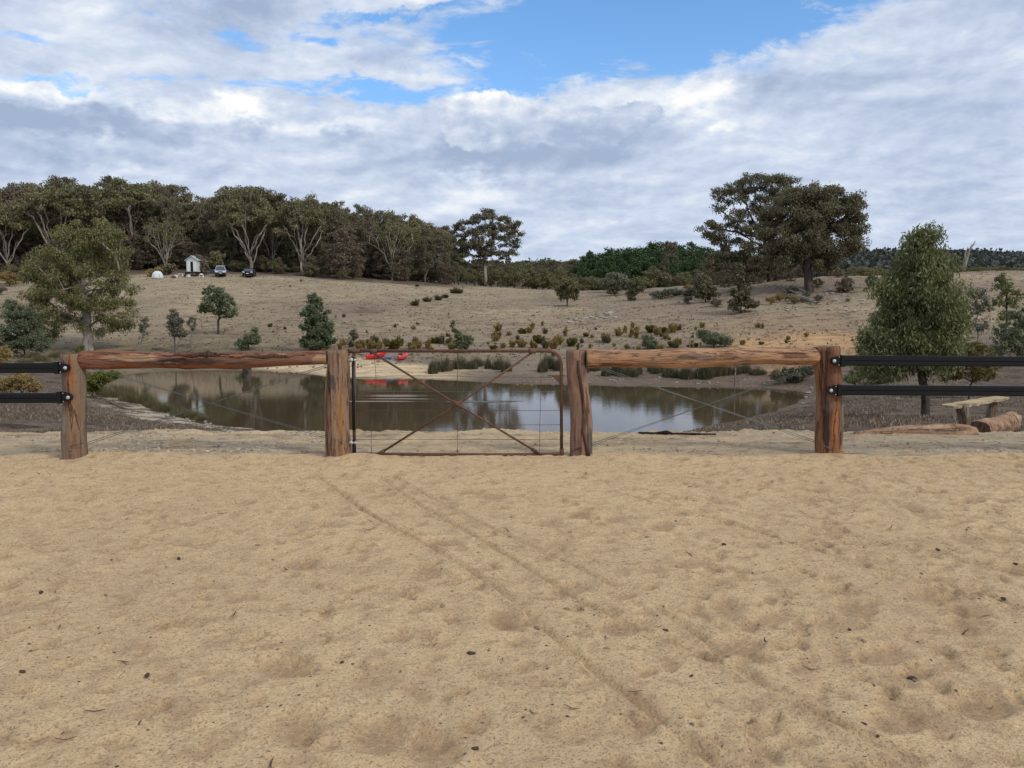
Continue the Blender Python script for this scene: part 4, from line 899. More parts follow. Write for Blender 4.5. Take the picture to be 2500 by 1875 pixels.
# trees in the gap towards the horizon
for i in range(34):
    px = 1090 + i * 10.5 + rr_.uniform(-5, 5); row = i % 2
    plant('tall' if row else 'mid', px, 330 + row * 110, (648 if row == 0 else 632) + rr_.uniform(-6, 8), 'far gum in the valley gap at the centre', 'far gums in the valley gap', rr_.uniform(1.0, 1.6))
# dark pines behind the ridge
PS = [(1380, 655), (1410, 628), (1440, 614), (1480, 606), (1530, 598), (1580, 594), (1640, 590), (1700, 594), (1750, 604), (1800, 614), (1860, 630)]
for row, (Yd, drop, dp) in enumerate([(186, 38, 24), (200, 16, 20), (216, 0, 19)]):
    px = 1385 + row * 18
    while px < 1850:
        tp = float(np.interp(px, [a for a, _ in PS], [b_ for _, b_ in PS])) + drop + rr_.uniform(-4, 8)
        plant('pine', px, Yd + rr_.uniform(-8, 8), tp, 'dark pine in the dense plantation behind the ridge', 'pines of the dark plantation', rr_.uniform(1.0, 1.35), name='pine_tree'); px += dp * rr_.uniform(.8, 1.2)
for k_, px, Yd, tp, lb, wk in [('round', 1500, 172, 662, 'rounded olive tree before the pines, left one', 1.5), ('round', 1600, 174, 648, 'olive tree before the pines, above the dark low bushes', 1.3), ('mid', 1632, 182, 585, 'slender tree rising above the pine plantation', .6),
    ('round', 1560, 168, 672, 'grey-green bushy tree before the pines, middle one', 1.3), ('round', 1665, 174, 660, 'pale olive bushy tree before the pines, right one', 1.2), ('dark', 1745, 150, 640, 'dark tree leaning on the left side of the hillock gums', 1.2), ('dark', 1700, 165, 655, 'dark round tree low at the right end of the pines', 1.3),
    ('round', 1450, 176, 672, 'low green tree at the left foot of the pines', 1.4), ('round', 1420, 170, 690, 'small grey shrub right of the round olive tree', 1.5), ('mid', 1870, 140, 640, 'dark tree filling the gap under the hillock gums', 1.2), ('mid', 1810, 135, 640, 'dark tree under the left limb of the hillock gums', 1.2), ('dark', 1925, 130, 640, 'shadowy tree behind the thick brown trunk', 1.2), ('round', 2035, 128, 650, 'shrubby tree behind the right side of the hillock gums', 1.3), ('round', 2090, 140, 668, 'low shrub on the skyline right of the hillock gums', 1.4)]:
    plant(k_, px, Yd, tp, lb, None, wk, name='background_tree')
for px, Yd, tp in ((1765, 108, 655), (1835, 111, 630), (1890, 113, 612), (1715, 118, 668), (1955, 116, 640), (1925, 109, 660), (2040, 114, 655), (1800, 112, 640)):
    plant('dark', px, Yd, tp, 'shadowy brown-leaved tree filling in beneath the hillock gum crowns', 'trees beneath the hillock gums', rr_.uniform(1.5, 2.1), name='background_tree')
# shrubs along the right-hand skyline ridge
for i in range(22):
    px = 2080 + i * 22 + rr_.uniform(-7, 7)
    plant('round', px, rr_.uniform(165, 185), rr_.uniform(645, 652), 'low dark shrub along the right skyline ridge', 'shrubs along the right ridge', rr_.uniform(1.3, 2.2), name='ridge_shrub', cat='shrub')
# far wooded hills: nobody could count these
fr = np.random.default_rng(77); n = 2600
pxs = fr.uniform(1850, 3300, n); Ys = fr.uniform(430, 800, n); n2 = 1500
pxs = np.concatenate([pxs, fr.uniform(-600, 1500, n2)]); Ys = np.concatenate([Ys, fr.uniform(480, 900, n2)])
xs = (pxs - 1250) / F * Ys; zs = height(xs, Ys, False)
V, Fc = leaf_arr(np.stack([xs, Ys, zs + fr.uniform(2, 5, len(xs))], 1), fr.uniform(3.0, 5.5, len(xs)), 26, 2.8, 1.8, fr, 0.1, 0.8, 0.6, up=0.6)
L_FAR = mat_leaf('far_wood_leaf', (0.085, 0.090, 0.070), (0.060, 0.070, 0.062), 0.1, 0.02)
o = ob('distant_wood', mesh_np('distant_wood', V, Fc, L_FAR, False)); tag(o, 'dark continuous woodland covering the far hills', 'woodland', kind='stuff')

for i in range(34):
    if i < 26: px, py, hp = rr_.uniform(1640, 2115), rr_.uniform(700, 752), rr_.uniform(8, 24); lb = 'small grey-brown scrub bush among rocks on the right hillock slope'; gp = 'scrub on the right hillock'
    else: px, py, hp = rr_.uniform(-20, 62), rr_.uniform(668, 735), rr_.uniform(18, 40); lb = 'olive scrub bush on the slope at the left edge of the photo'; gp = 'scrub at the left edge'
    b = pick(px, py, 60); s = hp * b[1] / F / 19.6; tm, cm = SCRUB[i % len(SCRUB)]
    t_ = thing('scrub_bush', lb, 'bush', b - np.array([0, 0, .05]), rr_.uniform(0, 6), (s * 1.5, s * 1.5, s), gp); ob('trunk', tm, t_); ob('crown', cm, t_)
o = ob('grass_tussocks', mesh_np('grass_tussocks', *scatter_grass(6500, 58, 160, -100, 2600, .17, .10, 8), L_TUSS, False)); tag(o, 'darker dead tussocks dotting the far slope', 'grass', kind='stuff')
# -- weeds, rushes
def weed_mesh(seed, w_, h_, nst, lm, spread=.5, ll=.13):
    rng = np.random.default_rng(seed); P = []
    for k in range(nst):
        a = rng.uniform(0, 6.28); r = rng.random() ** .5; hh = h_ * rng.uniform(.55, 1) * (1 - .35 * r)
        for q_ in range(26):
            t_ = rng.uniform(.12, 1); P.append((math.cos(a) * r * w_ * (.35 + .65 * t_) * .5, math.sin(a) * r * w_ * (.35 + .65 * t_) * .5, hh * t_))
    V, Fc = leaf_arr(np.array(P), np.full(len(P), .07), 4, ll, .05, rng, -0.8, 1.2, .1)
    return mesh_np('weed', V, Fc, lm, False)
def blades_mesh(seed, w_, h_, n, lm, bw=.03, lean=.25, name='rush'):
    rng = np.random.default_rng(seed); a = rng.uniform(0, 6.28, n); r = rng.random(n) ** .5 * w_ / 2
    p = np.stack([np.cos(a) * r, np.sin(a) * r, np.zeros(n) - .05], 1)
    d = np.stack([np.cos(a) * r / (w_ / 2) * lean + rng.normal(0, .1, n), np.sin(a) * r / (w_ / 2) * lean + rng.normal(0, .1, n), np.ones(n)], 1); L = (h_ * rng.uniform(.6, 1, n) * (1 - .6 * (r / (w_ / 2)) ** 2))[:, None]
    sdv = unit(np.stack([rng.normal(size=n), rng.normal(size=n), np.zeros(n)], 1)) * bw * .5
    mid = p + unit(d) * L * .55; tip = p + unit(d) * L + np.stack([d[:, 0], d[:, 1], -np.abs(d[:, 0])], 1) * L * .18
    V = np.stack([p - sdv, p + sdv, mid + sdv * .8, mid - sdv * .8, tip + sdv * .15, tip - sdv * .15], 1).reshape(-1, 3)
    i = np.arange(n)[:, None] * 6; Fc = np.concatenate([i + np.array([0, 1, 2, 3]), i + np.array([3, 2, 4, 5])]); return mesh_np(name, V, Fc, lm, False)
WD = [weed_mesh(1, .9, 1.1, 22, L_WEED), weed_mesh(2, 1.3, 1.2, 30, L_WEED), weed_mesh(3, .6, 1.3, 16, L_WEED), weed_mesh(4, 1.2, .9, 26, L_GOLD), weed_mesh(5, 1.0, 1.1, 18, L_REED)]
weeds = [(885, 848, 26), (912, 850, 20), (925, 852, 22), (960, 852, 40), (975, 845, 30), (1005, 852, 26), (1022, 850, 22), (1045, 852, 28), (900, 838, 16), (1078, 840, 28), (1250, 848, 24), (1228, 850, 16), (1300, 850, 24), (1318, 838, 34), (1333, 850, 26), (1352, 852, 30),
 (1362, 842, 26), (1380, 820, 24), (1392, 845, 32), (1330, 815, 18), (1350, 870, 14), (1300, 800, 14), (1325, 795, 14), (1398, 838, 22), (1412, 848, 14), (1477, 836, 32), (1510, 820, 22), (1543, 820, 22), (1590, 812, 30), (1615, 822, 14), (1643, 812, 30), (1625, 828, 16), (1660, 842, 18), (1695, 848, 18), (1755, 840, 24), (1812, 842, 18), (1850, 800, 14), (1862, 802, 16), (1860, 842, 14),
 (1920, 838, 12), (1925, 830, 14), (1968, 822, 12), (1280, 846, 18), (1265, 838, 12), (1420, 838, 16), (1500, 846, 12), (1530, 852, 14), (1440, 850, 12), (658, 798, 14), (695, 805, 10), (667, 812, 8), (1010, 805, 10), (1095, 770, 8), (1020, 792, 8), (965, 800, 12), (1005, 800, 6), (1115, 672, 6), (735, 688, 8), (708, 700, 6), (895, 812, 8), (820, 775, 8),
 (1016, 747, 18), (1045, 737, 15), (1068, 733, 16), (1085, 728, 12), (1110, 716, 16), (1122, 716, 14), (1130, 703, 6), (1095, 822, 14), (840, 775, 12), (1018, 700, 8)]
for _ in range(48):
    q_ = (rr_.uniform(1190, 1720), rr_.uniform(800, 858)); weeds.append((*q_, rr_.uniform(8, 26)))
for _ in range(26): weeds.append((rr_.uniform(790, 1120), rr_.uniform(838, 860), rr_.uniform(10, 28)))
gW = 'tawny weeds on the slope beyond the pond'
for i, (px, py, hp) in enumerate(weeds):
    b = pick(px, py, 45); Hh = hp * b[1] / F
    k = i % 5; flat = 1.0 if not (1005 <= px <= 1125 and py < 760) else 0.5
    o = ob('weed_clump', WD[4] if flat < 1 else WD[k], None, b - np.array([0, 0, .03])); s = Hh / 1.15 / flat
    o.scale = (s * 1.1, s * 1.1, s * flat); o.rotation_euler = (0, 0, i * 1.7)
    lab = 'brown low tussock on the bare upper field right of the hole' if flat < 1 else ('tawny upright weed clump on the slope beyond the pond' if px > 1180 else 'small rusty weed clump on the slope left of centre beyond the pond')
    tag(o, lab, 'weed', gW)
RS = [blades_mesh(1, 1.6, 1.25, 700, L_RUSH), blades_mesh(2, 2.2, 1.2, 900, L_RUSH, lean=.4), blades_mesh(3, 1.2, 1.3, 500, L_RUSH, lean=.15)]
rushes = [(1057, 912, 42, 30), (1078, 906, 44, 34), (1092, 904, 44, 22), (1122, 900, 34, 36), (1150, 900, 30, 30), (1192, 900, 34, 28), (1218, 902, 40, 34), (1238, 906, 36, 22), (1325, 908, 44, 30), (1345, 900, 40, 26), (1362, 905, 38, 20),
 (1480, 918, 40, 30), (1505, 915, 36, 34), (1535, 918, 40, 34), (1560, 914, 34, 26), (1600, 912, 30, 28), (1640, 920, 34, 34), (1680, 924, 44, 42), (1715, 924, 46, 44), (1745, 918, 38, 30), (1780, 914, 30, 26), (1815, 910, 28, 26), (1850, 914, 28, 26), (1895, 918, 26, 30), (1430, 910, 30, 20), (1455, 905, 24, 22)]
for _ in range(16):
    q_ = rr_.choice(rushes[:26]); rushes.append((q_[0] + rr_.uniform(-22, 22), q_[1] - rr_.uniform(-3, 9), q_[2] * rr_.uniform(.5, 1.15), q_[3] * rr_.uniform(.5, 1.1)))
for i, (px, py, hp, wp) in enumerate(rushes):
    hp *= rr_.uniform(.75, 1.15); wp *= rr_.uniform(.8, 1.25)
    b = pick(px, py, 40); k = b[1] / F; o = ob('rush_clump', RS[i % 3], None, b); o.scale = (wp * k / 1.7, wp * k / 1.7, hp * k / 1.15); o.rotation_euler = (0, 0, i * 2.1)
    tag(o, 'dense dark rush clump on the far shore, seen through the gate' if px < 1380 else 'dense dark rush clump on the far shore under the right log rail', 'rushes', 'dark rushes on the far shore')
# reeds along the left shore
RD = [blades_mesh(11, 2.4, 1.2, 700, L_REED, .025, .3, 'reed'), blades_mesh(12, 2.0, 1.0, 600, L_REED, .025, .45, 'reed')]
for i in range(30):
    if i < 14: px = 232 + i * 20; py = float(np.interp(px, [230, 300, 400, 500], [968, 985, 1014, 1032])) - rr_.uniform(2, 16); hp = rr_.uniform(34, 52) * (1 - i / 30)
    else: px = 60 + (i - 14) * 20; py = rr_.uniform(872, 892); hp = rr_.uniform(14, 24)
    b = pick(px, py, 24); b[2] = max(b[2], WATER - .1); k = b[1] / F; o = ob('reed_clump', RD[i % 2], None, b)
    o.scale = (34 * k / 2.0, 34 * k / 2.0, hp * k / 1.1); o.rotation_euler = (0, 0, i)
    tag(o, 'straw-coloured reed clump on the near left shore beside the log post' if i < 14 else 'olive reed clump on the far left shore under the gum', 'reeds', 'reeds on the left shore')
o = ob('dry_grass', mesh_np('dry_grass_bank', *scatter_grass(9000, 13.5, 48, -100, 600, .11, .022, 3), L_LITT, False)); tag(o, 'short dead grass and litter on the left pond bank', 'grass', kind='stuff')
o = ob('dry_grass', mesh_np('dry_grass_right', *scatter_grass(12000, 13.5, 60, 1700, 2600, .11, .024, 4), L_LITT, False)); tag(o, 'short dead grass on the right pond bank', 'grass', kind='stuff')
o = ob('dry_grass', mesh_np('dry_grass_field', *scatter_grass(26000, 62, 150, -100, 2600, .16, .035, 5), L_DRYG, False)); tag(o, 'short dead grass over the far slope', 'grass', kind='stuff')

# ------------------------------------------------------------------ rocks, sticks, stump
def rock_mesh(seed, flat=.6):
    import bmesh
    bm = bmesh.new(); bmesh.ops.create_icosphere(bm, subdivisions=3, radius=1); rg = np.random.default_rng(seed); ph = rg.uniform(0, 6, 9)
    pl = [(unit(rg.normal(size=3)), rg.uniform(.55, .85)) for _ in range(7)]
    for v in bm.verts:
        c = np.array(v.co); k = 1 + .12 * math.sin(3 * c[0] + ph[0]) * math.sin(3 * c[1] + ph[1]) + .07 * math.sin(7 * c[2] + ph[2] + 4 * c[0])
        c = c * k
        for nn, dd in pl:
            e = float(np.dot(c, nn)); c = c - nn * max(0, e - dd) * .85
        v.co = (c[0], c[1] * .8, c[2] * flat)
    m = bpy.data.meshes.new('rock'); bm.to_mesh(m); bm.free(); m.materials.append(M_ROCK); m.polygons.foreach_set('use_smooth', [False] * len(m.polygons)); return m
RK = [rock_mesh(i, f) for i, f in ((1, .6), (2, .45), (3, .8))]
rocks = [(1392, 788, 9, 'P'), (1405, 782, 8, 'P'), (1418, 786, 7, 'P'), (1430, 778, 9, 'P'), (1442, 776, 10, 'P'), (1455, 780, 7, 'P'), (1468, 776, 9, 'P'), (1478, 778, 8, 'P'), (1490, 770, 13, 'P'), (1500, 776, 9, 'P'), (1482, 768, 8, 'P'), (1425, 792, 5, 'P'), (1440, 806, 6, 'P'), (1455, 802, 6, 'P'),
 (2000, 722, 6, 'H'), (1990, 740, 9, 'H'), (2030, 718, 8, 'H'), (2060, 722, 7, 'H'), (2080, 728, 5, 'H'), (2015, 712, 6, 'H'), (2040, 735, 10, 'H'), (2095, 720, 5, 'H'), (1940, 730, 6, 'H'), (2085, 762, 8, 'H'), (2070, 745, 5, 'H'),
 (392, 1012, 6, 'L'), (408, 1018, 9, 'L'), (420, 1030, 5, 'L'), (440, 1024, 7, 'L'), (462, 1030, 7, 'L'), (482, 1036, 6, 'L'), (380, 1004, 5, 'L'), (500, 1040, 6, 'L'), (360, 1042, 5, 'L'), (375, 1028, 5, 'L'), (520, 1044, 5, 'L'), (290, 1010, 4, 'L'), (230, 1045, 4, 'L'), (262, 1032, 4, 'L'), (150, 990, 5, 'L'), (40, 1000, 5, 'L'), (90, 1012, 4, 'L'),
 (2130, 918, 9, 'R'), (2145, 914, 7, 'R'), (2112, 926, 8, 'R'), (2125, 934, 6, 'R'), (1975, 960, 8, 'R'), (1968, 972, 6, 'R'), (1960, 985, 5, 'R'), (1885, 916, 7, 'R'), (1980, 950, 6, 'R'),
 (1490, 928, 4, 'W'), (1499, 930, 5, 'W'), (1512, 928, 4, 'W'), (1520, 929, 4, 'W'), (1506, 934, 4, 'W'), (1610, 924, 5, 'W'), (1652, 934, 5, 'W'), (1704, 938, 6, 'W'), (1752, 936, 4, 'W'), (1350, 926, 7, 'W'), (1365, 924, 5, 'W'), (1280, 932, 4, 'W')]
for _ in range(34):
    t_ = rr_.random(); rocks.append((385 + 175 * t_ + rr_.uniform(-12, 12), 1006 + 40 * t_ + rr_.uniform(-3, 9), rr_.uniform(2.5, 6), 'L'))
for _ in range(26): rocks.append((rr_.uniform(1260, 1900), rr_.uniform(925, 941), rr_.uniform(2, 4.5), 'W'))
for _ in range(22): rocks.append((rr_.uniform(1900, 2110), rr_.uniform(706, 760), rr_.uniform(3, 8), 'H'))
RL = {'P': ('pale rock of the outcrop on the open slope, centre right', 'rocks of the pale outcrop'), 'H': ('grey rock at the foot of the hillock gums', 'rocks under the hillock gums'), 'L': ('pale stone on the near left bank of the pond', 'stones on the left bank'),
      'R': ('pale rock by the shore beside the right log post', 'rocks by the right log post'), 'W': ('small pale stone at the far waterline', 'stones at the far waterline')}
for i, (px, py, wp, k_) in enumerate(rocks):
    b = pick(px, py, 13); s = wp * b[1] / F; o = ob('rock', RK[i % 3], None, b + np.array([0, 0, s * .12])); o.scale = (s, s, s * .8); o.rotation_euler = (0, 0, i * 1.3)
    tag(o, RL[k_][0], 'rock', RL[k_][1])
# loose gravel in the strip beyond the fence: uncountable
gn = 5200; grg = np.random.default_rng(9); gp = np.concatenate([grg.uniform(-150, 860, gn // 2), grg.uniform(1500, 2650, gn // 4), grg.uniform(-150, 2650, gn - gn // 2 - gn // 4)]); gy_ = 9.35 + 3.6 * grg.random(gn) ** 1.7
gx = (gp - 1250) / F * gy_; kk = fbm(gx * 1.3, gy_ * 1.3, 3, 55) > -0.05; gx, gy_ = gx[kk], gy_[kk]; gz = height(gx, gy_); gs = .006 + .020 * grg.random(len(gx)) ** 3
octa = np.array([(1, 0, 0), (0, 1, 0), (-1, 0, 0), (0, -1, 0), (0, 0, .7), (0, 0, -.5)], float)
GV = (octa[None] * (1 + .5 * grg.normal(size=(len(gx), 6, 1)) * .6)) * gs[:, None, None]; aa = grg.uniform(0, 6.28, len(gx)); ca_, sa2 = np.cos(aa)[:, None], np.sin(aa)[:, None]
GV = np.stack([GV[..., 0] * ca_ - GV[..., 1] * sa2, GV[..., 0] * sa2 + GV[..., 1] * ca_, GV[..., 2]], -1) + np.stack([gx, gy_, gz + gs * .2], -1)[:, None]
of_ = np.array([(0, 1, 4), (1, 2, 4), (2, 3, 4), (3, 0, 4), (1, 0, 5), (2, 1, 5), (3, 2, 5), (0, 3, 5)]); GF = (np.arange(len(gx))[:, None, None] * 6 + of_[None]).reshape(-1, 3)
mg_, g = new_mat('gravel_stone'); isl = g.n('ShaderNodeNewGeometry').outputs['Random Per Island']; finish(g, principled(g, g.ramp(isl, [(0, (0.18, 0.14, 0.10)), (.6, (0.36, 0.30, 0.22)), (1, (0.52, 0.46, 0.37))]), .9, None, .2))
o = ob('gravel', mesh_np('gravel', GV.reshape(-1, 3), GF, mg_, False)); tag(o, 'loose pale gravel scattered just beyond the log fence', 'gravel', kind='stuff')
M_STICK = mat_bark('dead_wood', (0.28, 0.23, 0.18), (0.20, 0.16, 0.12), (0.12, 0.09, 0.07), 1.0, axis='N')
M_CHAR = mat_bark('charred_wood', (0.035, 0.028, 0.024), (0.07, 0.045, 0.032), (0.018, 0.014, 0.013), 1.0, axis='N')
def stick(name, label, cat, pts, rad, mat, branches=(), group=None, n=8):
    P = [np.asarray(p, float) for p in pts]; o0 = P[0].copy(); mb = MB()
    def dn(Q):
        Q = np.array(Q); t_ = np.linspace(0, len(Q) - 1, 4 * (len(Q) - 1) + 1); return np.stack([np.interp(t_, np.arange(len(Q)), Q[:, k]) for k in range(3)], 1)
    D = dn(P) - o0; r_ = np.interp(np.linspace(0, 1, len(D)), np.linspace(0, 1, len(rad)), rad); ph = random.uniform(0, 6)
    mb.tube(D, r_, n, jit=lambda t_, a: 1 + .16 * math.sin(2 * a + 7 * t_ + ph) + .1 * math.sin(5 * a - 11 * t_))
    for Q, rq in branches: E = dn(Q) - o0; mb.tube(E, np.interp(np.linspace(0, 1, len(E)), np.linspace(0, 1, len(rq)), rq), 6)
    o = ob(name, mb.mesh(name, mat), None, o0); return tag(o, label, cat, group)
def px_line(pts, Yd): return [at(a, b, Yd) for a, b in pts]
# dead snag on the skyline
b = pick(2352, 662, 80); Yd = b[1]; base = at(2352, 664, Yd)
stick('dead_tree', 'pale dead snag with one upright broken branch on the right skyline', 'dead tree', px_line([(2352, 664), (2356, 645), (2362, 625), (2368, 608), (2374, 597)], Yd), [.95, .75, .65, .5, .4], B_PALE,
      [(px_line([(2357, 640), (2356, 620), (2362, 606)], Yd), [.5, .4, .22]), (px_line([(2368, 612), (2374, 600), (2381, 588)], Yd), [.42, .3, .2]), (px_line([(2375, 600), (2384, 594)], Yd), [.16, .1])])
# stump and stake in the pond
Yd = 54.0
stick('wooden_stump', 'short timber stump standing in the water under the left log rail', 'stump', [at(602, 922, Yd) - np.array([0, 0, .5]), at(602, 905, Yd), at(602, 886, Yd)], [.33, .31, .30], B_DARK, n=12)
Yd = 45.0
stick('wooden_stake', 'thin pale stake standing in the pond under the right log rail', 'stake', [at(1793, 970, Yd), at(1794, 930, Yd), at(1796, 897, Yd)], [.05, .045, .03], M_STICK)
# charred sticks on the crest
def on_ground(px, py, dz=0, y0=9.5): 
    p = pick(px, py, y0); p[2] += dz; return p
stick('charred_branch', 'long dark burnt branch lying on the sand crest right of the gate', 'branch', [on_ground(1640, 1062, .02), on_ground(1700, 1063, .02), on_ground(1748, 1064, .02)], [.014, .016, .012], M_CHAR)
stick('charred_branch', 'black lumpy burnt log end on the sand crest right of the gate', 'branch', [on_ground(1560, 1060, .02), on_ground(1600, 1061, .02), on_ground(1628, 1061, .03), on_ground(1646, 1062, .01)], [.02, .012, .034, .012], M_CHAR)
def hrough(pts, y0=13, dz=.05):
    return [on_ground(a, b, dz, y0) for a, b in pts]
stick('fallen_branch', 'grey fallen branch under the thick-trunked hillock gum', 'branch', hrough([(1930, 728), (1960, 736), (1990, 748)], 60, .35), [.2, .28, .1], B_GREY, [(hrough([(1945, 732), (1925, 722)], 60, .7), [.12, .05])])
stick('fallen_branch', 'pale twisted branch lying left of the thick-trunked gum', 'branch', hrough([(1925, 712), (1948, 716), (1965, 722)], 60, .5), [.12, .16, .1], B_GREY, [(hrough([(1940, 716), (1938, 700)], 60, 1.2), [.08, .04])])
stick('fallen_branch', 'whitish dead branch on the left bank above the stones', 'branch', hrough([(268, 985), (300, 998), (330, 1004)], 20, .05), [.035, .03, .015], M_STICK)
stick('dead_branch', 'thin dead leaning stem on the slope above the outcrop', 'branch', [pick(1437, 812, 45), pick(1437, 812, 45) + np.array([.3, 0, .5])], [.05, .02], M_STICK)

# ------------------------------------------------------------------ fences and gate
P_LEFT = mat_bark('grey_brown_post_bark', (0.22, 0.17, 0.125), (0.26, 0.16, 0.10), (0.13, 0.098, 0.075), .8, spots=[(.06, 1.0, .05, .38, (0.36, 0.15, 0.07)), (-.05, .5, .05, .28, (0.36, 0.31, 0.23)), (.08, .6, .04, .3, (0.30, 0.18, 0.11))])
P_MID = mat_bark('tan_brown_post_wood', (0.38, 0.235, 0.145), (0.30, 0.185, 0.12), (0.18, 0.12, 0.088), 1.5, rot=0.25, spots=[(.08, .55, .035, .45, (0.46, 0.23, 0.10)), (-.02, .95, .05, .14, (0.14, 0.10, 0.08)), (-.08, .4, .03, .5, (0.32, 0.19, 0.11))])
P_CRACK = mat_bark('pinkish_split_post_wood', (0.33, 0.195, 0.135), (0.25, 0.15, 0.105), (0.15, 0.09, 0.066), 1.0, axis='Z', patch=(0.36, 0.21, 0.14), spots=[(.09, .2, .04, .35, (0.17, 0.14, 0.12)), (.02, 1.2, .03, .16, (0.15, 0.10, 0.08))])
P_RIGHT = mat_bark('red_brown_post_wood', (0.36, 0.175, 0.09), (0.25, 0.12, 0.07), (0.10, 0.058, 0.042), .8, spots=[(-.11, .35, .035, .30, (0.085, 0.055, 0.042)), (.08, .42, .045, .28, (0.19, 0.12, 0.095)), (0.0, .45, .03, .4, (0.38, 0.15, 0.065)), (.12, .7, .025, .3, (0.44, 0.28, 0.16)), (-.05, 1.15, .06, .16, (0.26, 0.12, 0.075))])
R_LEFT = mat_bark('dark_red_rail_bark', (0.20, 0.105, 0.072), (0.33, 0.14, 0.075), (0.075, 0.042, 0.034), 1.0, axis='X', spots=[(.62, .04, .36, .05, (0.50, 0.30, 0.18)), (1.3, -.065, 1.5, .025, (0.34, 0.115, 0.05)), (2.25, .06, .22, .03, (0.55, 0.33, 0.20)), (2.75, .02, .14, .07, (0.46, 0.27, 0.17))])
R_RIGHT = mat_bark('orange_adzed_rail_wood', (0.56, 0.335, 0.195), (0.48, 0.265, 0.148), (0.32, 0.17, 0.10), 2.2, rot=0.6, axis='X', spots=[(1.3, .03, .25, .06, (0.34, 0.22, 0.16)), (2.4, .05, .22, .05, (0.30, 0.16, 0.10)), (.4, -.05, .3, .03, (0.40, 0.18, 0.09))], strength=1.0)
M_BARKD = mat_bark('loose_dark_bark', (0.10, 0.062, 0.045), (0.14, 0.08, 0.055), (0.05, 0.033, 0.027), 1.2)
M_ENDG = mat_bark('sawn_end_grain', (0.33, 0.2, 0.12), (0.27, 0.155, 0.09), (0.17, 0.1, 0.065), 2.0, axis='N')
M_WIRE = mat_plain('galvanised_wire', (0.13, 0.155, 0.15), 0.45, 0.7, var=.2)
M_BLACK = mat_plain('black_plastic_rail', (0.007, 0.0075, 0.009), 0.42, 0, .25, .1, 30)
M_STEEL = mat_plain('zinc_bolt', (0.50, 0.50, 0.50), 0.5, .4, var=.1)
M_IRON = mat_plain('black_iron', (0.018, 0.018, 0.02), .5, .4, var=.2)
def log_obj(name, A, B, ra, rb, mat, parent, n=28, N=40, seed=0, amp=.06, bulge=None, bow=0.0, sag=0.0):
    A = np.asarray(A, float); B = np.asarray(B, float); t_ = np.linspace(0, 1, N); rg = np.random.default_rng(seed)
    ph = rg.uniform(0, 6.28, 8); L = np.linalg.norm(B - A)
    P = A[None] + (B - A)[None] * t_[:, None]; perp = np.array([0, 0, 1.0]) if abs((B - A)[2]) < .5 * L else np.array([1.0, 0, 0])
    P = P + perp[None] * (bow * np.sin(t_ * math.pi) + .012 * np.sin(t_ * 7 + ph[0]))[:, None]
    r_ = ra + (rb - ra) * t_ + .025 * (ra + rb) / 2 * np.sin(t_ * 9 + ph[1])
    if bulge: 
        for bt, bw, bh in bulge: r_ = r_ + bh * np.exp(-((t_ - bt) / bw) ** 2)
    r_[0] *= .96; r_[-1] *= .96
    def jit(tt, a):
        return 1 + amp * (.5 * math.sin(2 * a + ph[2] + tt * 2) + .35 * math.sin(3 * a + ph[3] - tt * 4) + .25 * math.sin(7 * a + ph[4] + tt * 6) + .18 * math.sin(13 * a + ph[5] + tt * 3) + .25 * math.sin(5 * a + 17 * tt + ph[6]) + .15 * math.sin(9 * a - 31 * tt + ph[7]))
    mb = MB(); mb.tube(P - A, r_, n, True, jit)
    m = mb.mesh(name, mat); m.materials.append(M_ENDG); m.polygons[-1].material_index = 1; m.polygons[-2].material_index = 1
    m.polygons[-1].use_smooth = False; m.polygons[-2].use_smooth = False
    o = ob(name, m, parent, None)
    o.location = A - (np.array(parent.location) if parent else 0)
    return o
def wire(name, pts, r_, parent, mat=None, n=5):
    mb = MB(); off = np.array(parent.location); mb.tube([np.asarray(p) - off for p in pts], r_, n); return ob(name, mb.mesh(name, mat or M_WIRE), parent)
Y1, Y2, Y3, Y4 = 8.92, 9.07, 9.08, 9.22
# left panel
fl = thing('log_fence', 'left log fence panel: grey-brown end post, dark red bark rail and braced wires', 'fence', (*at(182, 1120, Y1)[:2], 0))
log_obj('post', at(184, 1132, Y1), at(178, 864, Y1), .134, .116, P_LEFT, fl, seed=1, amp=.09)
log_obj('post', at(824, 1128, Y2), at(824, 855, Y2), .150, .132, P_MID, fl, seed=2, amp=.06)['label'] = 'tan-brown post beside the gate hinges'
log_obj('rail', at(196, 881, Y1 + .02), at(799, 875, Y2), .094, .082, R_LEFT, fl, seed=3, amp=.10, N=70, bulge=[(.43, .03, .012), (.63, .04, .012), (.1, .1, .01)], bow=-.005)
# loose dark bark strips on the rail
mb = MB(); off = np.array(fl.location)
for (a, b_, r0) in [((395, 868), (560, 866), .022), ((560, 872), (745, 868), .020), ((330, 884), (480, 890), .014), ((480, 866), (530, 864), .03)]:
    P = [at(a[0] + (b_[0] - a[0]) * k / 9, a[1] + (b_[1] - a[1]) * k / 9 + math.sin(k * 2.1) * 2, Y1 - .062) - off for k in range(10)]
    mb.tube(P, [r0 * (.3 + .7 * math.sin(math.pi * (k + .5) / 10)) for k in range(10)], 8, True, lambda t_, a_: 1 + .3 * math.sin(9 * t_ + 2 * a_))
ob('bark_strip', mb.mesh('bark_strip', M_BARKD), fl)
def twin(px1, py1, Ya, px2, py2, Yb, parent, r_=.0032, sep=.022):
    for sg in (-1, 1):
        A, B = at(px1, py1, Ya), at(px2, py2, Yb); P = []
        for k in range(13):
            t_ = k / 12; q_ = A + (B - A) * t_; q_ = q_ + np.array([0, .0, sg * sep * .5 * abs(math.cos(math.pi * t_))]); P.append(q_)
        wire('brace_wire', P, r_, parent)
twin(205, 893, Y1 - .05, 792, 1066, Y2 - .08, fl); twin(792, 895, Y2 + .05, 215, 1082, Y1 + .08, fl)
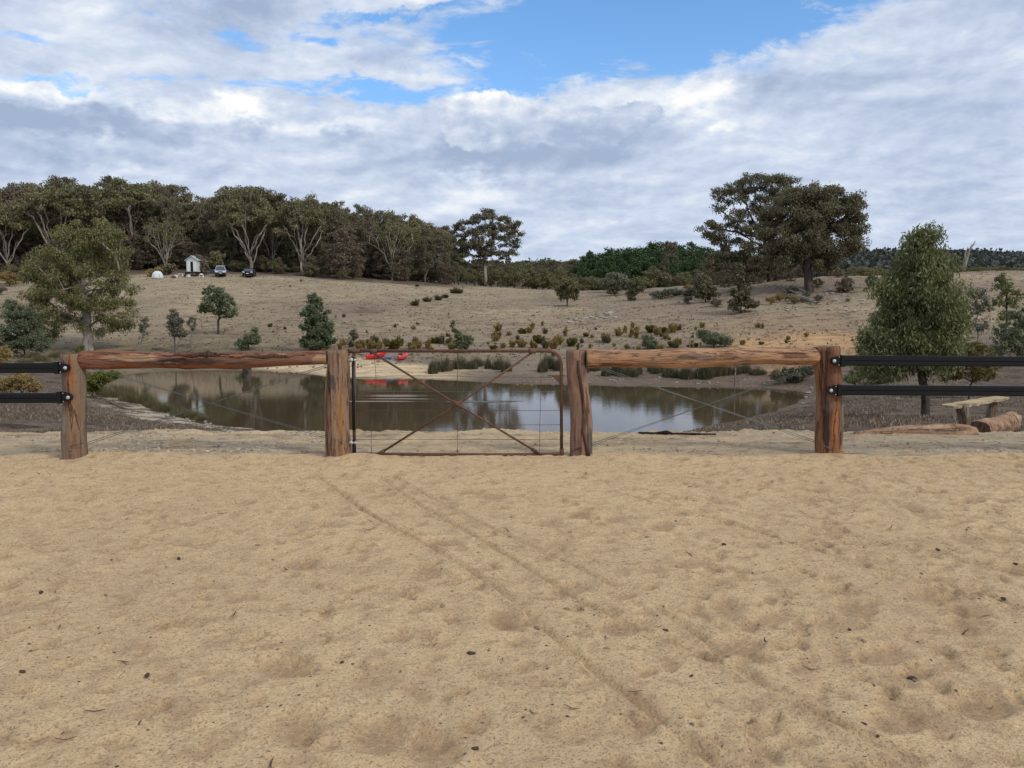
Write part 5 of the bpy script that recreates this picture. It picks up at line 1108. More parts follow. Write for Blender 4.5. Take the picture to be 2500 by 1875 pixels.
wire('brace_wire', [at(150, 1096, Y1 - .1), at(180, 1088, Y1 - .155), at(205, 1081, Y1 - .10)], .003, fl, M_IRON)
wire('brace_wire', [at(792, 1064, Y2 - .08), at(822, 1072, Y2 - .165), at(848, 1080, Y2 - .12)], .003, fl)
# right panel
fr_ = thing('log_fence', 'right log fence panel: split latch post, thick orange debarked rail and braced wires', 'fence', (*at(1417, 1115, Y3)[:2], 0))
log_obj('post', at(1421, 1128, Y3), at(1408, 854, Y3), .132, .112, P_CRACK, fr_, seed=5, amp=.055)['label'] = 'pinkish split post at the latch side of the gate'
off = np.array(fr_.location); mb = MB()      # dark bark running down the split
P = [at(a, b_, Y3 - .122) - off for a, b_ in ((1412, 880), (1414, 915), (1420, 950), (1424, 985), (1427, 1020), (1424, 1050), (1430, 1085), (1437, 1113))]
mb.tube(P, [.010, .024, .018, .014, .020, .018, .016, .020], 10, True, lambda t_, a: 1 + .3 * math.sin(11 * t_ + 2 * a)); ob('bark_strip', mb.mesh('bark_strip', M_BARKD), fr_)
log_obj('post', at(2025, 1122, Y4), at(2021, 846, Y4), .150, .146, P_RIGHT, fr_, seed=7, amp=.07)['label'] = 'red-brown post carrying the right-hand black rails'
log_obj('rail', at(1429, 878, Y3), at(1995, 872, Y4), .102, .096, R_RIGHT, fr_, seed=8, amp=.07, N=80, bulge=[(.45, .16, .022), (.62, .03, .012), (.9, .05, .006), (.02, .04, .008)], bow=.018)
twin(1432, 887, Y3 - .05, 1990, 1078, Y4 - .08, fr_); twin(1990, 897, Y4 + .06, 1440, 1087, Y3 + .05, fr_)
wire('brace_wire', [at(1384, 869, Y3 - .06), at(1405, 876, Y3 - .13), at(1432, 887, Y3 - .05)], .003, fr_)
wire('brace_wire', [at(1990, 1078, Y4 - .08), at(2020, 1092, Y4 - .17), at(2050, 1103, Y4 - .10)], .0035, fr_)
wire('brace_wire', [at(1395, 1102, Y3 - .1), at(1415, 1094, Y3 - .14), at(1434, 1090, Y3 - .08)], .0035, fr_, M_IRON)
for a, b_, c_, d_ in [((1905, 930), (1992, 893), Y4 + .3, Y4 + .05), ((1895, 925), (1990, 890), Y4 + .3, Y4 + .05)]: wire('brace_wire', [at(*a, c_), at(*b_, d_)], .002, fr_)

def rounded(pts, rc, seg=6):             # polyline with rounded corners
    out = [np.array(pts[0], float)]
    for i in range(1, len(pts) - 1):
        a, b_, c_ = [np.array(pts[i + k], float) for k in (-1, 0, 1)]; d1 = unit(a - b_); d2 = unit(c_ - b_); p, q_ = b_ + d1 * rc, b_ + d2 * rc
        for k in range(seg + 1): t_ = k / seg; out.append((1 - t_) ** 2 * p + 2 * t_ * (1 - t_) * b_ + t_ * t_ * q_)
    out.append(np.array(pts[-1], float)); return out
GY = 9.07
gt = thing('farm_gate', 'rusty pipe farm gate with crossed braces and thin wires between the middle posts', 'gate', (*at(1117, 1110, GY)[:2], 0))
off = np.array(gt.location)
def gpipe(name, pts, r_, mat=M_RUST, n=12, lab=None):
    mb = MB(); mb.tube([np.asarray(p) - off for p in pts], r_, n); o = ob(name, mb.mesh(name, mat), gt)
    return o
gpipe('frame', rounded([at(856, 857, GY), at(1370, 857, GY), at(1371, 1108, GY)], .17), .0185)
gpipe('bottom_rail', [at(868, 1108, GY), at(1000, 1109, GY), at(1240, 1110, GY), at(1375, 1108, GY)], .0185)
gpipe('hinge_stile', [at(864, 850, GY), at(865, 1110, GY)], .019, M_RUST)
mb = MB()
mb.tube([at(863, 872, GY - .002) - off, at(864, 1050, GY - .002) - off], .0205, 12); mb.tube([at(864, 1075, GY) - off, at(865, 1108, GY) - off], .024, 12)
ob('stile_sleeve', mb.mesh('stile_sleeve', M_IRON), gt)
gpipe('cross_brace', [at(908, 860, GY - .022), at(1117, 988, GY - .022), at(1320, 1109, GY - .022)], .0125)
gpipe('cross_brace', [at(926, 1108, GY - .002), at(1117, 988, GY - .002), at(1300, 860, GY - .002)], .0125)
mb = MB()                                # cast pipe clamps
for (px, py, dx, dy, r_) in [(864, 857, 16, 0, .027), (912, 858, 9, 0, .025), (1300, 858, 9, 0, .025), (932, 1104, 6, -4, .022), (1304, 1100, 6, 4, .022), (870, 1110, 12, 0, .026), (1117, 987, 12, 8, .024), (1117, 987, 12, -8, .022)]:
    mb.tube([at(px - dx, py - dy, GY - .01) - off, at(px + dx, py + dy, GY - .01) - off], r_, 12)
mb.tube([at(1371, 1095, GY) - off, at(1372, 1117, GY) - off], .026, 12); mb.tube([at(1370, 936, GY) - off, at(1371, 941, GY) - off], .025, 12)
ob('pipe_clamp', mb.mesh('pipe_clamp', M_RUST), gt)
mb = MB(); a, b_, c_ = at(1345, 917, GY) - off, at(1366, 917, GY) - off, at(1366, 936, GY) - off
mb.add([*(p + np.array([0, -.006, 0]) for p in (a, b_, c_)), *(p + np.array([0, .006, 0]) for p in (a, b_, c_))], [(0, 1, 2), (5, 4, 3), (0, 3, 4, 1), (1, 4, 5, 2), (2, 5, 3, 0)])
mb.tube([at(1336, 917, GY) - off, at(1378, 917, GY) - off], .006, 8); ob('latch_plate', mb.mesh('latch_plate', M_RUST, False), gt)
for py, sg in ((879, .4), (1081, 0)):
    mb = MB(); mb.tube([at(845, py, GY - .03) - off, at(855, py, GY - .045) - off, at(866, py + .5, GY - .045) - off], .009, 10); mb.tube([at(858, py - 5, GY - .0) - off, at(858, py + 5, GY) - off], .028, 12); mb.tube([at(864, py, GY - .05) - off, at(870, py, GY - .05) - off], .015, 8)
    ob('hinge', mb.mesh('hinge', M_STEEL), gt)
for py, wob in ((921, 1.0), (956, .3), (1002, .2), (1037, 0), (1073, .3)):
    P = [at(866 + k * 50.4, py + (-3 if k in (2, 3, 4, 5) and py == 921 else 0) * wob + math.sin(k * 2.3) * .35, GY + .012) for k in range(11)]
    gpipe('wire', P, .0029, M_WIRE if py < 960 else M_RUST, 5)
for px, kk in ((912, 1.0), (1117, 0), (1319, .3)):
    P = [at(px + kk * (6 * math.sin(k * .55)), 858 + k * 25.2, GY + .014) for k in range(11)]
    gpipe('wire', P, .0029, M_RUST, 5)

# black rail fences either side
def rail_profile(A, B, hh, dd, parent, name='rail'):
    A = np.asarray(A, float); B = np.asarray(B, float); off = np.array(parent.location)
    prof = [(-dd, -.5), (-dd * .6, -.5), (-dd * .6, -.42), (-dd, -.40), (-dd, -.04), (-dd * .72, -.02), (-dd * .72, .02), (-dd, .04), (-dd, .40), (-dd * .6, .42), (-dd * .6, .5), (0, .5), (0, -.5)]
    prof = prof[1:]
    V = []; n = len(prof)
    for p in (A, B):
        for (y_, z_) in prof: V.append(p - off + np.array([0, y_, z_ * hh]))
    Fs = [(i, (i + 1) % n, n + (i + 1) % n, n + i) for i in range(n)] + [tuple(range(n - 1, -1, -1)), tuple(range(n, 2 * n))]
    mb = MB(); mb.add(V, Fs); return ob(name, mb.mesh(name, M_BLACK, False), parent)
def bracket(rail, px, py, Yd, sgn, parent):
    off = np.array(parent.location); c = at(px, py, Yd) - off; mb = MB()
    import bmesh
    n = 12; V = []; w_ = .055
    out = [(-sgn * w_ * math.cos(a) * .55, w_ * math.sin(a) * .75) for a in np.linspace(-math.pi / 2, math.pi / 2, n)]
    out = [(0.06 * sgn, -.058), *out, (0.06 * sgn, .058), (.13 * sgn, .064), (.13 * sgn, -.064)]
    if sgn < 0: out = out[::-1]
    m_ = len(out)
    for yy in (-.022, .03): V += [c + np.array([x_, yy, z_]) for x_, z_ in out]
    mb.add(V, [tuple(range(m_)), tuple(range(2 * m_ - 1, m_ - 1, -1))] + [(i, m_ + i, m_ + (i + 1) % m_, (i + 1) % m_) for i in range(m_)])
    mb.box(c + np.array([.095 * sgn, -.012, 0]), (.035, .05, .135)); ob('bracket', mb.mesh('bracket', M_BLACK, False), rail)
    mb = MB(); V, Fs = tube_arr([c + np.array([0, -.022, 0]), c + np.array([0, -.030, 0]), c + np.array([0, -.036, 0])], [.021, .021, .012], 14); mb.add(V, Fs)
    for dx, dz in ((.055, .047), (.055, -.047)):
        V, Fs = tube_arr([c + np.array([dx * sgn, -.022, dz]), c + np.array([dx * sgn, -.028, dz])], [.006, .006], 8); mb.add(V, Fs)
    ob('bolt', mb.mesh('bolt', M_STEEL), rail)
fb = thing('rail_fence', 'two black plastic fence rails bolted to the right log post', 'fence', (*at(2030, 1110, Y4 - .2)[:2], 0))
for (y0, y1, xb, yb) in ((880, 882, 2035, 881), (952, 954, 2027, 953)):
    yd = Y4 - .165; r_ = rail_profile(at(xb + 22, y0, yd), at(2960, y1 + 3, yd + .25), .118, .05, fb); bracket(r_, xb, yb, yd - .03, 1, fb)
log_obj('post', (at(2960, 1110, Y4)[0], Y4 + .35, -.15), (at(2960, 1110, Y4)[0], Y4 + .35, 1.3), .16, .14, P_RIGHT, fb, seed=17)
fb2 = thing('rail_fence', 'two black plastic fence rails bolted to the left log post', 'fence', (*at(160, 1110, Y1 - .2)[:2], 0))
for (y0, y1, xb, yb) in ((898, 898, 162, 898), (971, 971, 169, 970)):
    yd = Y1 - .165; r_ = rail_profile(at(-420, y1 + 1, yd + .1), at(xb - 22, y0, yd), .112, .05, fb2); bracket(r_, xb, yb, yd - .03, -1, fb2)
log_obj('post', (at(-420, 1110, Y1)[0], Y1 + .1, -.15), (at(-420, 1110, Y1)[0], Y1 + .1, 1.3), .15, .13, P_LEFT, fb2, seed=18)

# ------------------------------------------------------------------ bench and logs on the right bank
M_PLANK = mat_bark('fresh_split_plank', (0.58, 0.46, 0.28), (0.50, 0.38, 0.22), (0.40, 0.28, 0.15), 1.0, axis='X')
M_LOGT = mat_bark('orange_tan_log_wood', (0.42, 0.26, 0.16), (0.32, 0.185, 0.11), (0.16, 0.09, 0.06), 1.0, axis='X', patch=(0.48, 0.33, 0.21))
YB = 15.5
pb = at(2395, 1052, YB); bz = hgt(pb[0], YB)
bench = thing('plank_bench', 'rough bench of pale split plank on two stump legs on the right bank', 'bench', (pb[0], YB, bz)); off = np.array(bench.location)
YF, YR = 15.2, 17.0
log_obj('leg', at(2358, 1040, YF) - np.array([0, 0, .1]), at(2350, 988, YF), .088, .12, P_LEFT, bench, seed=21, n=18, N=10)
log_obj('leg', at(2418, 1015, YR) - np.array([0, 0, .15]), at(2423, 974, YR), .085, .10, P_LEFT, bench, seed=22, n=18, N=10)
mb = MB(); A = at(2315, 990, YF - .1); B = at(2448, 968, YR + .3); D = unit(B - A); Sd = unit(np.cross(D, [0, 0, 1])); N_ = 14; V = []
for i in range(N_ + 1):
    t_ = i / N_; w_ = .17 + .02 * math.sin(i * 1.9) - (.06 if i in (0, N_) else 0); th = .05 + .012 * math.sin(i * 2.7)
    c = A + (B - A) * t_ - off
    for sx, sz in ((-1, 0), (1, 0), (1, -1), (-1, -1)): V.append(c + Sd * sx * w_ + np.array([0, 0, sz * th]))
mb.add(V, [(i * 4 + k, i * 4 + (k + 1) % 4, i * 4 + 4 + (k + 1) % 4, i * 4 + 4 + k) for i in range(N_) for k in range(4)] + [(3, 2, 1, 0), tuple(N_ * 4 + k for k in range(4))]); ob('seat', mb.mesh('seat', M_PLANK, False), bench)
def lay_log(name, label, A, B, ra, rb, mat, seed, amp=.08, N=40, bulge=None, endm=None):
    t_ = thing(name, label, 'log', A); log_obj('log_body', A, B, ra, rb, mat, t_, seed=seed, amp=amp, N=N, bulge=bulge); return t_
P0 = at(2392, 1037, 13.6); P1 = at(2468, 1018, 16.2)
def sit(P, r_): P = P.copy(); P[2] = hgt(P[0], P[1]) + r_ * .75; return P
lg = lay_log('fallen_log', 'thick short log with dark sawn end beside the plank bench', sit(P0, .19), sit(P1, .20), .165, .215, M_LOGT, 25, .12)
lg.children[0].data.materials[1] = M_BARKD
# split slab lying in front
mb = MB(); sl = [(2085, 1054, .2), (2110, 1050, .25), (2150, 1046, .5), (2190, 1040, .9), (2230, 1037, 1.0), (2270, 1036, 1.0), (2310, 1034, 1.0), (2345, 1034, 1.0), (2380, 1042, .7)]
A0 = pick(2240, 1056, 9.5); YS = min(A0[1], 13.2); t_ = thing('split_log', 'long split log slab lying flat on the sand edge left of the thick log', 'log', (A0[0], YS, hgt(A0[0], YS)))
off = np.array(t_.location); V = []; NS = 40
for i in range(NS + 1):
    u_ = i / NS * (len(sl) - 1); k = min(int(u_), len(sl) - 2); f = u_ - k; px = sl[k][0] * (1 - f) + sl[k + 1][0] * f; py = sl[k][1] * (1 - f) + sl[k + 1][1] * f; q_ = sl[k][2] * (1 - f) + sl[k + 1][2] * f
    top = at(px, py + .8 * math.sin(i * 1.3), YS); gz = hgt(top[0], YS) - .05; hh = max(top[2] - gz, .04); wob = .01 * math.sin(i * 2.3)
    for (dy, dz) in ((-.13 * q_, .0), (-.15 * q_, .35), (-.12 * q_, .75), (-.03, 1.0), (.10 * q_, .92), (.14 * q_, .4), (.12 * q_, 0)): V.append(np.array([top[0], YS + dy + wob, gz + hh * dz]) - off)
mb.add(V, [(i * 7 + k, i * 7 + 7 + k, i * 7 + 7 + (k + 1) % 7, i * 7 + (k + 1) % 7) for i in range(NS) for k in range(7)] + [tuple(range(7)), tuple(NS * 7 + k for k in range(6, -1, -1))])
ob('slab', mb.mesh('slab', M_LOGT), t_)

# ------------------------------------------------------------------ kayaks
def kayak_mesh(L=2.9, w_=.72, d=.32, mat=None):
    mb = MB(); N = 22; V = []
    sec = [(-1, .55), (-.92, .25), (-.6, -.35), (0, -.5), (.6, -.35), (.92, .25), (1, .55), (.78, .62), (.55, .42), (0, .34), (-.55, .42), (-.78, .62)]
    for i in range(N + 1):
        t_ = i / N * 2 - 1; wd = w_ / 2 * max(.04, (1 - abs(t_) ** 2.6)) ** .8; rise = .16 * abs(t_) ** 3; open_ = 1 if abs(t_) < .55 else 0
        for k, (a, b_) in enumerate(sec):
            z = b_ * d * (1 - .35 * abs(t_) ** 3)
            if k in (8, 9, 10): z = (.25 * d * -.4 if open_ else .62 * d + .03 * (1 - abs(a))) 
            V.append((t_ * L / 2, a * wd, z + rise + d * .5))
    n = len(sec); Fs = [(i * n + k, i * n + n + k, i * n + n + (k + 1) % n, i * n + (k + 1) % n) for i in range(N) for k in range(n)] + [tuple(range(n)), tuple(N * n + k for k in range(n - 1, -1, -1))]
    mb.add(V, Fs); return mb.mesh('hull', mat)
M_RED = mat_plain('red_kayak_plastic', (0.62, 0.028, 0.035), .35, 0, .5, .06); M_PINK = mat_plain('faded_red_kayak_plastic', (0.68, 0.075, 0.085), .4, 0, .5, .06)
M_SEAT = mat_plain('dark_seat', (0.02, 0.02, 0.022), .6); M_BLUE = mat_plain('blue_plastic', (0.06, 0.10, 0.42), .4)
def kayak(label, px, py, rz, tilt, mat, L):
    b = pick(px, py, 50); t_ = thing('kayak', label, 'kayak', b + np.array([0, 0, .02]), rz); t_.rotation_euler = (tilt[0], tilt[1], rz)
    ob('hull', kayak_mesh(L, mat=mat), t_); mb = MB(); mb.box((-.1 * L, 0, .32), (.45, .36, .05)); mb.box((-.1 * L - .22, 0, .42), (.06, .36, .25)); ob('seat', mb.mesh('seat', M_SEAT), t_)
    mb = MB(); mb.tube([(.3 * L, -.12, .47), (.3 * L, 0, .52), (.3 * L, .12, .47)], .015, 6); ob('handle', mb.mesh('handle', M_SEAT), t_); return t_
kayak('bright red kayak lying broadside on the far beach, seen through the gate', 921, 876, R(40), (R(-20), R(-9), 0), M_RED, 1.9)
kayak('faded red kayak pointing at the pond, right of the long red one', 984, 878, R(78), (R(-8), R(-8), 0), M_PINK, 1.7)
b = pick(950, 876, 50); mb = MB(); mb.box((0, 0, .08), (.5, .35, .08), taper=.8); mb.tube([(-.45, -.1, .13), (.5, .15, .15)], .02, 6)
o = ob('blue_tub', mb.mesh('blue_tub', M_BLUE, False), None, b); tag(o, 'low blue plastic tub with paddle between the two red kayaks', 'tub')
stick('driftwood', 'pale driftwood pole lying on the far shore left of the rushes', 'branch', hrough([(1040, 876), (1060, 874)], 45, .08), [.05, .04], M_STICK)

# ------------------------------------------------------------------ camp: hut, tent, cars
M_HUTW = mat_plain('pale_blue_weatherboard', (0.50, 0.60, 0.60), .7, var=.06); M_WHITE = mat_plain('white_paint', (0.78, 0.76, 0.70), .6, var=.05); M_ROOF = mat_plain('light_metal_roof', (0.55, 0.58, 0.60), .4, .3, var=.05)
M_GLASS = mat_plain('dark_glass', (0.05, 0.065, 0.075), .08, 0, .6, .05); M_TYRE = mat_plain('tyre_rubber', (0.02, 0.02, 0.02), .8); M_DARKIN = mat_plain('dark_interior', (0.012, 0.008, 0.007), .9)
M_SILV = mat_plain('silver_car_paint', (0.46, 0.50, 0.56), .3, .3, .5, .05); M_NAVY = mat_plain('dark_blue_car_paint', (0.018, 0.022, 0.038), .25, .1, .6, .05); M_LAMP = mat_plain('headlight_lens', (0.7, 0.72, 0.72), .15, 0, .6, .03); M_PLATE = mat_plain('number_plate', (0.65, 0.66, 0.62), .5)
b = pick(480, 672, 100); hut = thing('cabin', 'small pale blue gabled cabin on wheels with open double doors, on the far slope', 'cabin', b, R(-10))
def hpart(name, mb, mat, par=hut, sm_=False): return ob(name, mb.mesh(name, mat, sm_), par)
W_, D_, Hw, Hr, z0 = 2.25, 2.7, 2.05, 2.75, .55
mb = MB(); V = [(-W_/2, -D_/2, z0), (W_/2, -D_/2, z0), (W_/2, D_/2, z0), (-W_/2, D_/2, z0), (-W_/2, -D_/2, z0+Hw), (W_/2, -D_/2, z0+Hw), (W_/2, D_/2, z0+Hw), (-W_/2, D_/2, z0+Hw), (0, -D_/2, z0+Hr), (0, D_/2, z0+Hr)]
mb.add(V, [(0, 3, 2, 1), (1, 2, 6, 5), (3, 0, 4, 7), (0, 1, 5, 8, 4), (2, 3, 7, 9, 6), (5, 6, 9, 8), (4, 8, 9, 7)])
for k in range(11): mb.box((W_/2 + .008, 0, z0 + .12 + k * .18), (.014, D_ - .02, .02))
wall = hpart('wall', mb, M_HUTW)
mb = MB()
for sg in (-1, 1):
    a = math.atan2(Hr - Hw, W_/2); c = Vector((sg * (W_/4 + .08), 0, z0 + (Hw + Hr) / 2 + .03)); mb.box(c, ((W_/2 + .32) / math.cos(a), D_ + .4, .07), Matrix.Rotation(sg * a, 3, 'Y'))
roof = hpart('roof', mb, M_ROOF)
mb = MB(); mb.tube([(.45, -.2, z0 + Hr - .35), (.45, -.2, z0 + Hr + .15)], .09, 10); ob('flue', mb.mesh('flue', M_IRON), roof)
mb = MB(); mb.box((-.02, -D_/2 - .012, z0 + .92), (.52, .03, 1.75)); hpart('doorway', mb, M_DARKIN)
for x, ang in ((-.62, 0), (.58, 0)):
    mb = MB(); mb.box((x, -D_/2 - .05, z0 + .92), (.62, .05, 1.75)); dd_ = hpart('door', mb, M_WHITE)
    mb = MB()
    for k in range(4):
        mb.box((x, -D_/2 - .085, z0 + .38 + k * .38), (.36, .01, .22))
    ob('pane', mb.mesh('pane', M_LAMP, False), dd_)
mb = MB(); mb.box((W_/2 + .02, .55, z0 + 1.35), (.03, .5, .7)); win = hpart('window', mb, M_GLASS)
mb = MB(); mb.box((W_/2 + .03, .55, z0 + 1.73), (.05, .6, .06)); mb.box((W_/2 + .03, .55, z0 + .97), (.05, .6, .06)); ob('frame', mb.mesh('frame', M_WHITE, False), win)
mb = MB(); mb.box((0, 0, z0 - .1), (W_ - .1, D_ + .6, .16)); mb.box((0, -D_/2 - .7, z0 - .12), (.1, 1.0, .1)); hpart('chassis', mb, M_IRON)
for x in (-W_/2 + .1, W_/2 + .02):
    mb = MB(); mb.tube([(x - .1, .5, .3), (x + .1, .5, .3)], .3, 14); hpart('wheel', mb, M_TYRE)
mb = MB(); mb.box((.0, -D_/2 - .45, .25), (1.3, .5, .06)); mb.box((-.5, -D_/2 - .45, .1), (.08, .4, .25)); mb.box((.5, -D_/2 - .45, .1), (.08, .4, .25)); hpart('step', mb, M_STICK)
def car(label, px, py, rz, paint, tall, plate):
    b = pick(px, py, 100); t_ = thing('parked_car', label, 'car', b, rz); w_ = 1.82
    # side profile, nose towards -Y
    pr = [(-2.15, .35), (-2.2, .62), (-2.05, .86), (-1.2, 1.0), (-.95, 1.04), (.3 * tall, 1.0), (2.0, 1.02), (2.1, .6), (2.05, .35)] 
    mb = MB(); secs = [(-1, .86), (-.985, .97), (-.8, 1.0), (.8, 1.0), (.985, .97), (1, .86)]; n = len(pr); V = []
    for (sx, k) in secs:
        for (y_, z_) in pr: V.append((sx * w_ / 2, y_ * (.97 if abs(sx) > .9 else 1), .35 + (z_ - .35) * k))
    Fs = [(i * n + k, i * n + (k + 1) % n, (i + 1) * n + (k + 1) % n, (i + 1) * n + k) for i in range(len(secs) - 1) for k in range(n)] + [tuple(range(n - 1, -1, -1)), tuple(5 * n + k for k in range(n))]
    mb.add(V, Fs); body = ob('body', mb.mesh('body', paint, False), t_)
    zt = 1.5 if tall < 1 else 1.78
    mb = MB(); cab = [(-1.05, 1.0, .84), (-.3, zt - .04, .66), (1.5, zt - .04, .66), (1.95, 1.0, .84)]; V = [(sx * k * w_ / 1.82, y_, z_) for (y_, z_, k) in cab for sx in (-1, 1)]
    mb.add(V, [(0, 1, 3, 2), (2, 3, 5, 4), (4, 5, 7, 6), (0, 2, 4, 6), (1, 7, 5, 3), (0, 6, 7, 1)]); ob('windows', mb.mesh('windows', M_GLASS, False), t_)
    mb = MB(); mb.box((0, .6, zt), (1.36, 1.9, .07)); 
    for sx in (-1, 1):
        mb.tube([(sx * .85, -1.08, 1.0), (sx * .68, -.3, zt - .02)], .045, 6); mb.tube([(sx * .85, 1.98, 1.0), (sx * .68, 1.5, zt - .02)], .06, 6); mb.tube([(sx * .86, .5, 1.0), (sx * .69, .45, zt - .02)], .04, 6)
    ob('roof', mb.mesh('roof', paint, False), t_)
    if tall >= 1:
        mb = MB(); mb.box((0, .6, zt + .12), (1.4, 1.7, .06)); mb.box((0, -.1, zt + .07), (1.3, .06, .1)); mb.box((0, 1.2, zt + .07), (1.3, .06, .1)); ob('roof_rack', mb.mesh('roof_rack', M_ROOF, False), t_)
    mb = MB(); mb.box((0, -2.17, .47), (1.8, .16, .26)); mb.box((0, -2.19, .72), (.7, .06, .14)); ob('bumper', mb.mesh('bumper', M_IRON, False), t_)
    for sx in (-1, 1):
        mb = MB(); mb.box((sx * .68, -2.12, .76), (.36, .14, .16)); ob('headlight', mb.mesh('headlight', M_LAMP, False), t_)
        mb = MB(); mb.box((sx * .98, -.85, 1.05), (.2, .1, .13)); ob('mirror', mb.mesh('mirror', paint, False), t_)
        for yy in (-1.35, 1.35):
            mb = MB(); mb.tube([(sx * .74, yy, .34), (sx * .92, yy, .34)], .34, 16); ob('wheel', mb.mesh('wheel', M_TYRE), t_)
    mb = MB(); mb.box((0, -2.26, .5), (.42, .02, .12)); ob('number_plate', mb.mesh('number_plate', M_PLATE, False), t_)
    return t_
c1 = car('silver four-wheel drive with roof rack and open door parked right of the cabin', 539, 675, R(19), M_SILV, 1.1, 0)
mb = MB(); mb.box((-1.4, -.2, .85), (.95, .07, .8)); ob('door', mb.mesh('door', M_NAVY, False), c1)
car('dark blue hatchback parked alone to the right of the silver car', 609, 676, R(10), M_NAVY, .9, 1)
b = pick(385, 679, 100); tent = thing('dome_tent', 'small pale dome tent left of the cabin', 'tent', b, R(15))
M_TENT = mat_plain('pale_tent_fabric', (0.60, 0.66, 0.66), .7, var=.04); M_TENTD = mat_plain('grey_tent_trim', (0.20, 0.24, 0.30), .7)
mb = MB(); NA, NR = 16, 8; V = []
for j in range(NR):
    ph = j / (NR - 1) * math.pi / 2
    for i in range(NA):
        a = i / NA * 2 * math.pi; sq = 1 / max(abs(math.cos(a)), abs(math.sin(a))) ** .6; V.append((math.cos(a) * .95 * math.cos(ph) ** .8 * sq, math.sin(a) * .9 * math.cos(ph) ** .8 * sq, 1.25 * math.sin(ph)))
mb.add(V, [(j * NA + i, j * NA + (i + 1) % NA, (j + 1) * NA + (i + 1) % NA, (j + 1) * NA + i) for j in range(NR - 1) for i in range(NA)]); ob('canopy', mb.mesh('canopy', M_TENT), tent)
mb = MB(); mb.tube([(-.6, -.98, .05), (-.45, -.8, .55), (0, -.62, .85), (.45, -.8, .55), (.6, -.98, .05)], .03, 6); ob('door_trim', mb.mesh('door_trim', M_TENTD), tent)
def bit(name, label, cat, px, py, parts, mat):
    b = pick(px, py, 100); mb = MB()
    for c, d in parts: mb.box(c, d)
    return tag(ob(name, mb.mesh(name, mat, False), None, b), label, cat)
bit('barbecue', 'black barbecue box on legs between the tent and the cabin', 'barbecue', 413, 668, [((0, 0, .65), (.9, .5, .5)), ((0, 0, .95), (1.0, .5, .12)), ((-.38, 0, .2), (.06, .4, .42)), ((.38, 0, .2), (.06, .4, .42))], M_IRON)
bit('camp_table', 'small white camp table in front of the cabin', 'table', 492, 678, [((0, 0, .52), (.7, .5, .06)), ((-.3, 0, .25), (.04, .4, .5)), ((.3, 0, .25), (.04, .4, .5)), ((0, 0, .64), (.35, .3, .2))], M_WHITE)
bit('camp_chair', 'dark camp chair with pale side left of the cabin', 'chair', 455, 677, [((0, 0, .4), (.6, .5, .08)), ((0, .25, .7), (.6, .06, .55)), ((-.26, 0, .2), (.05, .5, .4)), ((.26, 0, .2), (.05, .5, .4))], M_IRON)
bit('camp_crate', 'pale crate on the grass right of the camp chair', 'crate', 460, 677, [((0, 0, .22), (.5, .4, .44)), ((0, 0, .46), (.54, .44, .05))], M_WHITE)
bit('fire_bowl', 'low rusty fire place with pale stone in front of the tent', 'fire place', 425, 678, [((0, 0, .12), (.9, .7, .24)), ((.1, 0, .3), (.5, .3, .12))], M_RUST)
bit('camp_crate', 'white bucket beside the fire place', 'bucket', 430, 678, [((0, 0, .22), (.36, .36, .44)), ((0, 0, .45), (.4, .4, .04))], M_WHITE)
bit('camp_table', 'low white-topped stand halfway between the tent and the cabin', 'table', 442, 674, [((0, 0, .35), (.8, .5, .06)), ((-.3, 0, .16), (.05, .4, .32)), ((.3, 0, .16), (.05, .4, .32))], M_WHITE)

# ------------------------------------------------------------------ litter on the sand
M_DL = mat_plain('dead_leaf', (0.10, 0.055, 0.035), .8, var=.3); M_DD = mat_plain('dark_dung', (0.075, 0.05, 0.036), .95, var=.3, bmp=.5); M_PAL = mat_plain('tan_clod', (0.30, 0.20, 0.12), .95, var=.2, bmp=.5)
def leaf_m(seed):
    rg = np.random.default_rng(seed); mb = MB(); N = 7; V = []; cv = rg.uniform(-.9, .9); up = rg.uniform(.005, .02)
    for i in range(N + 1):
        t_ = i / N; w_ = .0048 * math.sin(math.pi * min(t_ * .95 + .04, 1)) + .0006; x = (t_ - .5) * .09; y_ = cv * x * x * 8; z = up * abs(t_ - .5) * 2
        V += [(x, y_ - w_, z + .003), (x, y_, z + .0005), (x, y_ + w_, z + .003)]
    mb.add(V, [(i * 3 + k, i * 3 + k + 1, i * 3 + k + 4, i * 3 + k + 3) for i in range(N) for k in (0, 1)]); return mb.mesh('leaf', M_DL)
LM = [leaf_m(i) for i in range(5)]
def clod(seed, mat):
    m = rock_mesh(seed, .6).copy(); m.materials.clear(); m.materials.append(mat); m.polygons.foreach_set('use_smooth', [True] * len(m.polygons)); return m
CM = [clod(31, M_DD), clod(32, M_PAL), clod(33, M_DD)]
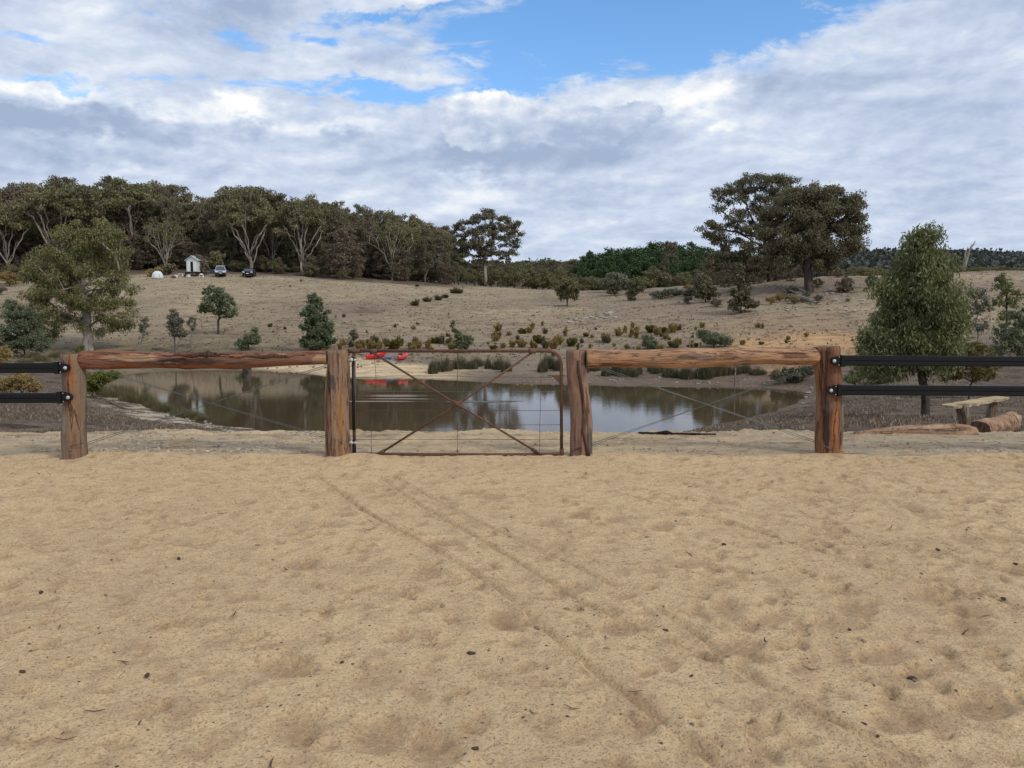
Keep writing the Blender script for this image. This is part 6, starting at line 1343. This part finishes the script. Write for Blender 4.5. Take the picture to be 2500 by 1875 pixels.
lp = [(210, 1230, 0), (95, 1158, 2), (100, 1446, 2), (135, 1447, 0), (258, 1452, 1), (437, 1360, 2), (630, 1330, 1), (905, 1275, 0), (1038, 1308, 2), (900, 1295, 0), (230, 1735, 0), (55, 1642, 2), (145, 1532, 0), (360, 1654, 2), (305, 1615, 0), (775, 1680, 0), (835, 1620, 2), (1227, 1611, 0), (1150, 1598, 2), (1060, 1580, 0), (1010, 1466, 1), (1104, 1446, 1), (1080, 1481, 1), (1240, 1310, 0), (1240, 1300, 0), (160, 1815, 0), (570, 1502, 0), (745, 1497, 0), (540, 1255, 0), (405, 1385, 0), (550, 1122, 0),
 (1430, 1157, 0), (1448, 1158, 0), (1685, 1188, 1), (1650, 1273, 2), (1580, 1312, 1), (1767, 1331, 2), (1600, 1369, 1), (1685, 1358, 0), (1960, 1253, 0), (2080, 1260, 0), (2175, 1288, 0), (2360, 1293, 2), (2110, 1336, 0), (2162, 1330, 0), (2270, 1313, 0), (2480, 1375, 2), (2290, 1343, 2), (2250, 1402, 1), (2400, 1500, 0), (2450, 1466, 2), (1480, 1582, 1), (1385, 1488, 1), (1312, 1538, 1), (1417, 1494, 0), (1607, 1531, 0), (1625, 1538, 2), (1868, 1569, 0), (2045, 1575, 0), (2108, 1570, 1), (2227, 1642, 2), (2235, 1646, 1), (1980, 1635, 0), (2113, 1665, 0), (1688, 1650, 2), (1395, 1730, 0), (2107, 1770, 2), (1690, 1770, 1), (1840, 1765, 1), (1920, 1478, 2), (2210, 1466, 1), (2075, 1535, 2), (1790, 1248, 0), (2310, 1250, 0), (2025, 1240, 0), (1160, 1830, 2), (560, 1335, 1), (1480, 1560, 0), (2420, 1715, 0), (2350, 1545, 0), (1935, 1330, 0), (700, 1395, 0), (340, 1770, 0), (1300, 1740, 0), (660, 1880, 0), (1550, 1690, 0)]
for i, (px, py, k) in enumerate(lp):
    b = sand_at(px, min(py, 1870)); rz = rr_.uniform(0, 6.28)
    if k == 0:
        o = ob('dead_leaf', LM[i % 5], None, b + np.array([0, 0, .004])); s = rr_.uniform(.45, 1.1); o.scale = (s, s, s); o.rotation_euler = (rr_.uniform(-.3, .3), rr_.uniform(-.2, .2), rz); tag(o, 'dark curled gum leaf lying on the foreground sand', 'leaf', 'dead leaves on the sand')
    else:
        o = ob('sand_clod' if k == 1 else 'dung_lump', CM[1] if k == 1 else CM[(i % 2) * 2], None, b + np.array([0, 0, .004])); s = rr_.uniform(.008, .018); o.scale = (s * 1.3, s, s); o.rotation_euler = (0, 0, rz)
        tag(o, 'tan lump of caked sand on the foreground sand' if k == 1 else 'dark brown lump lying on the foreground sand', 'clod', 'lumps on the sand')
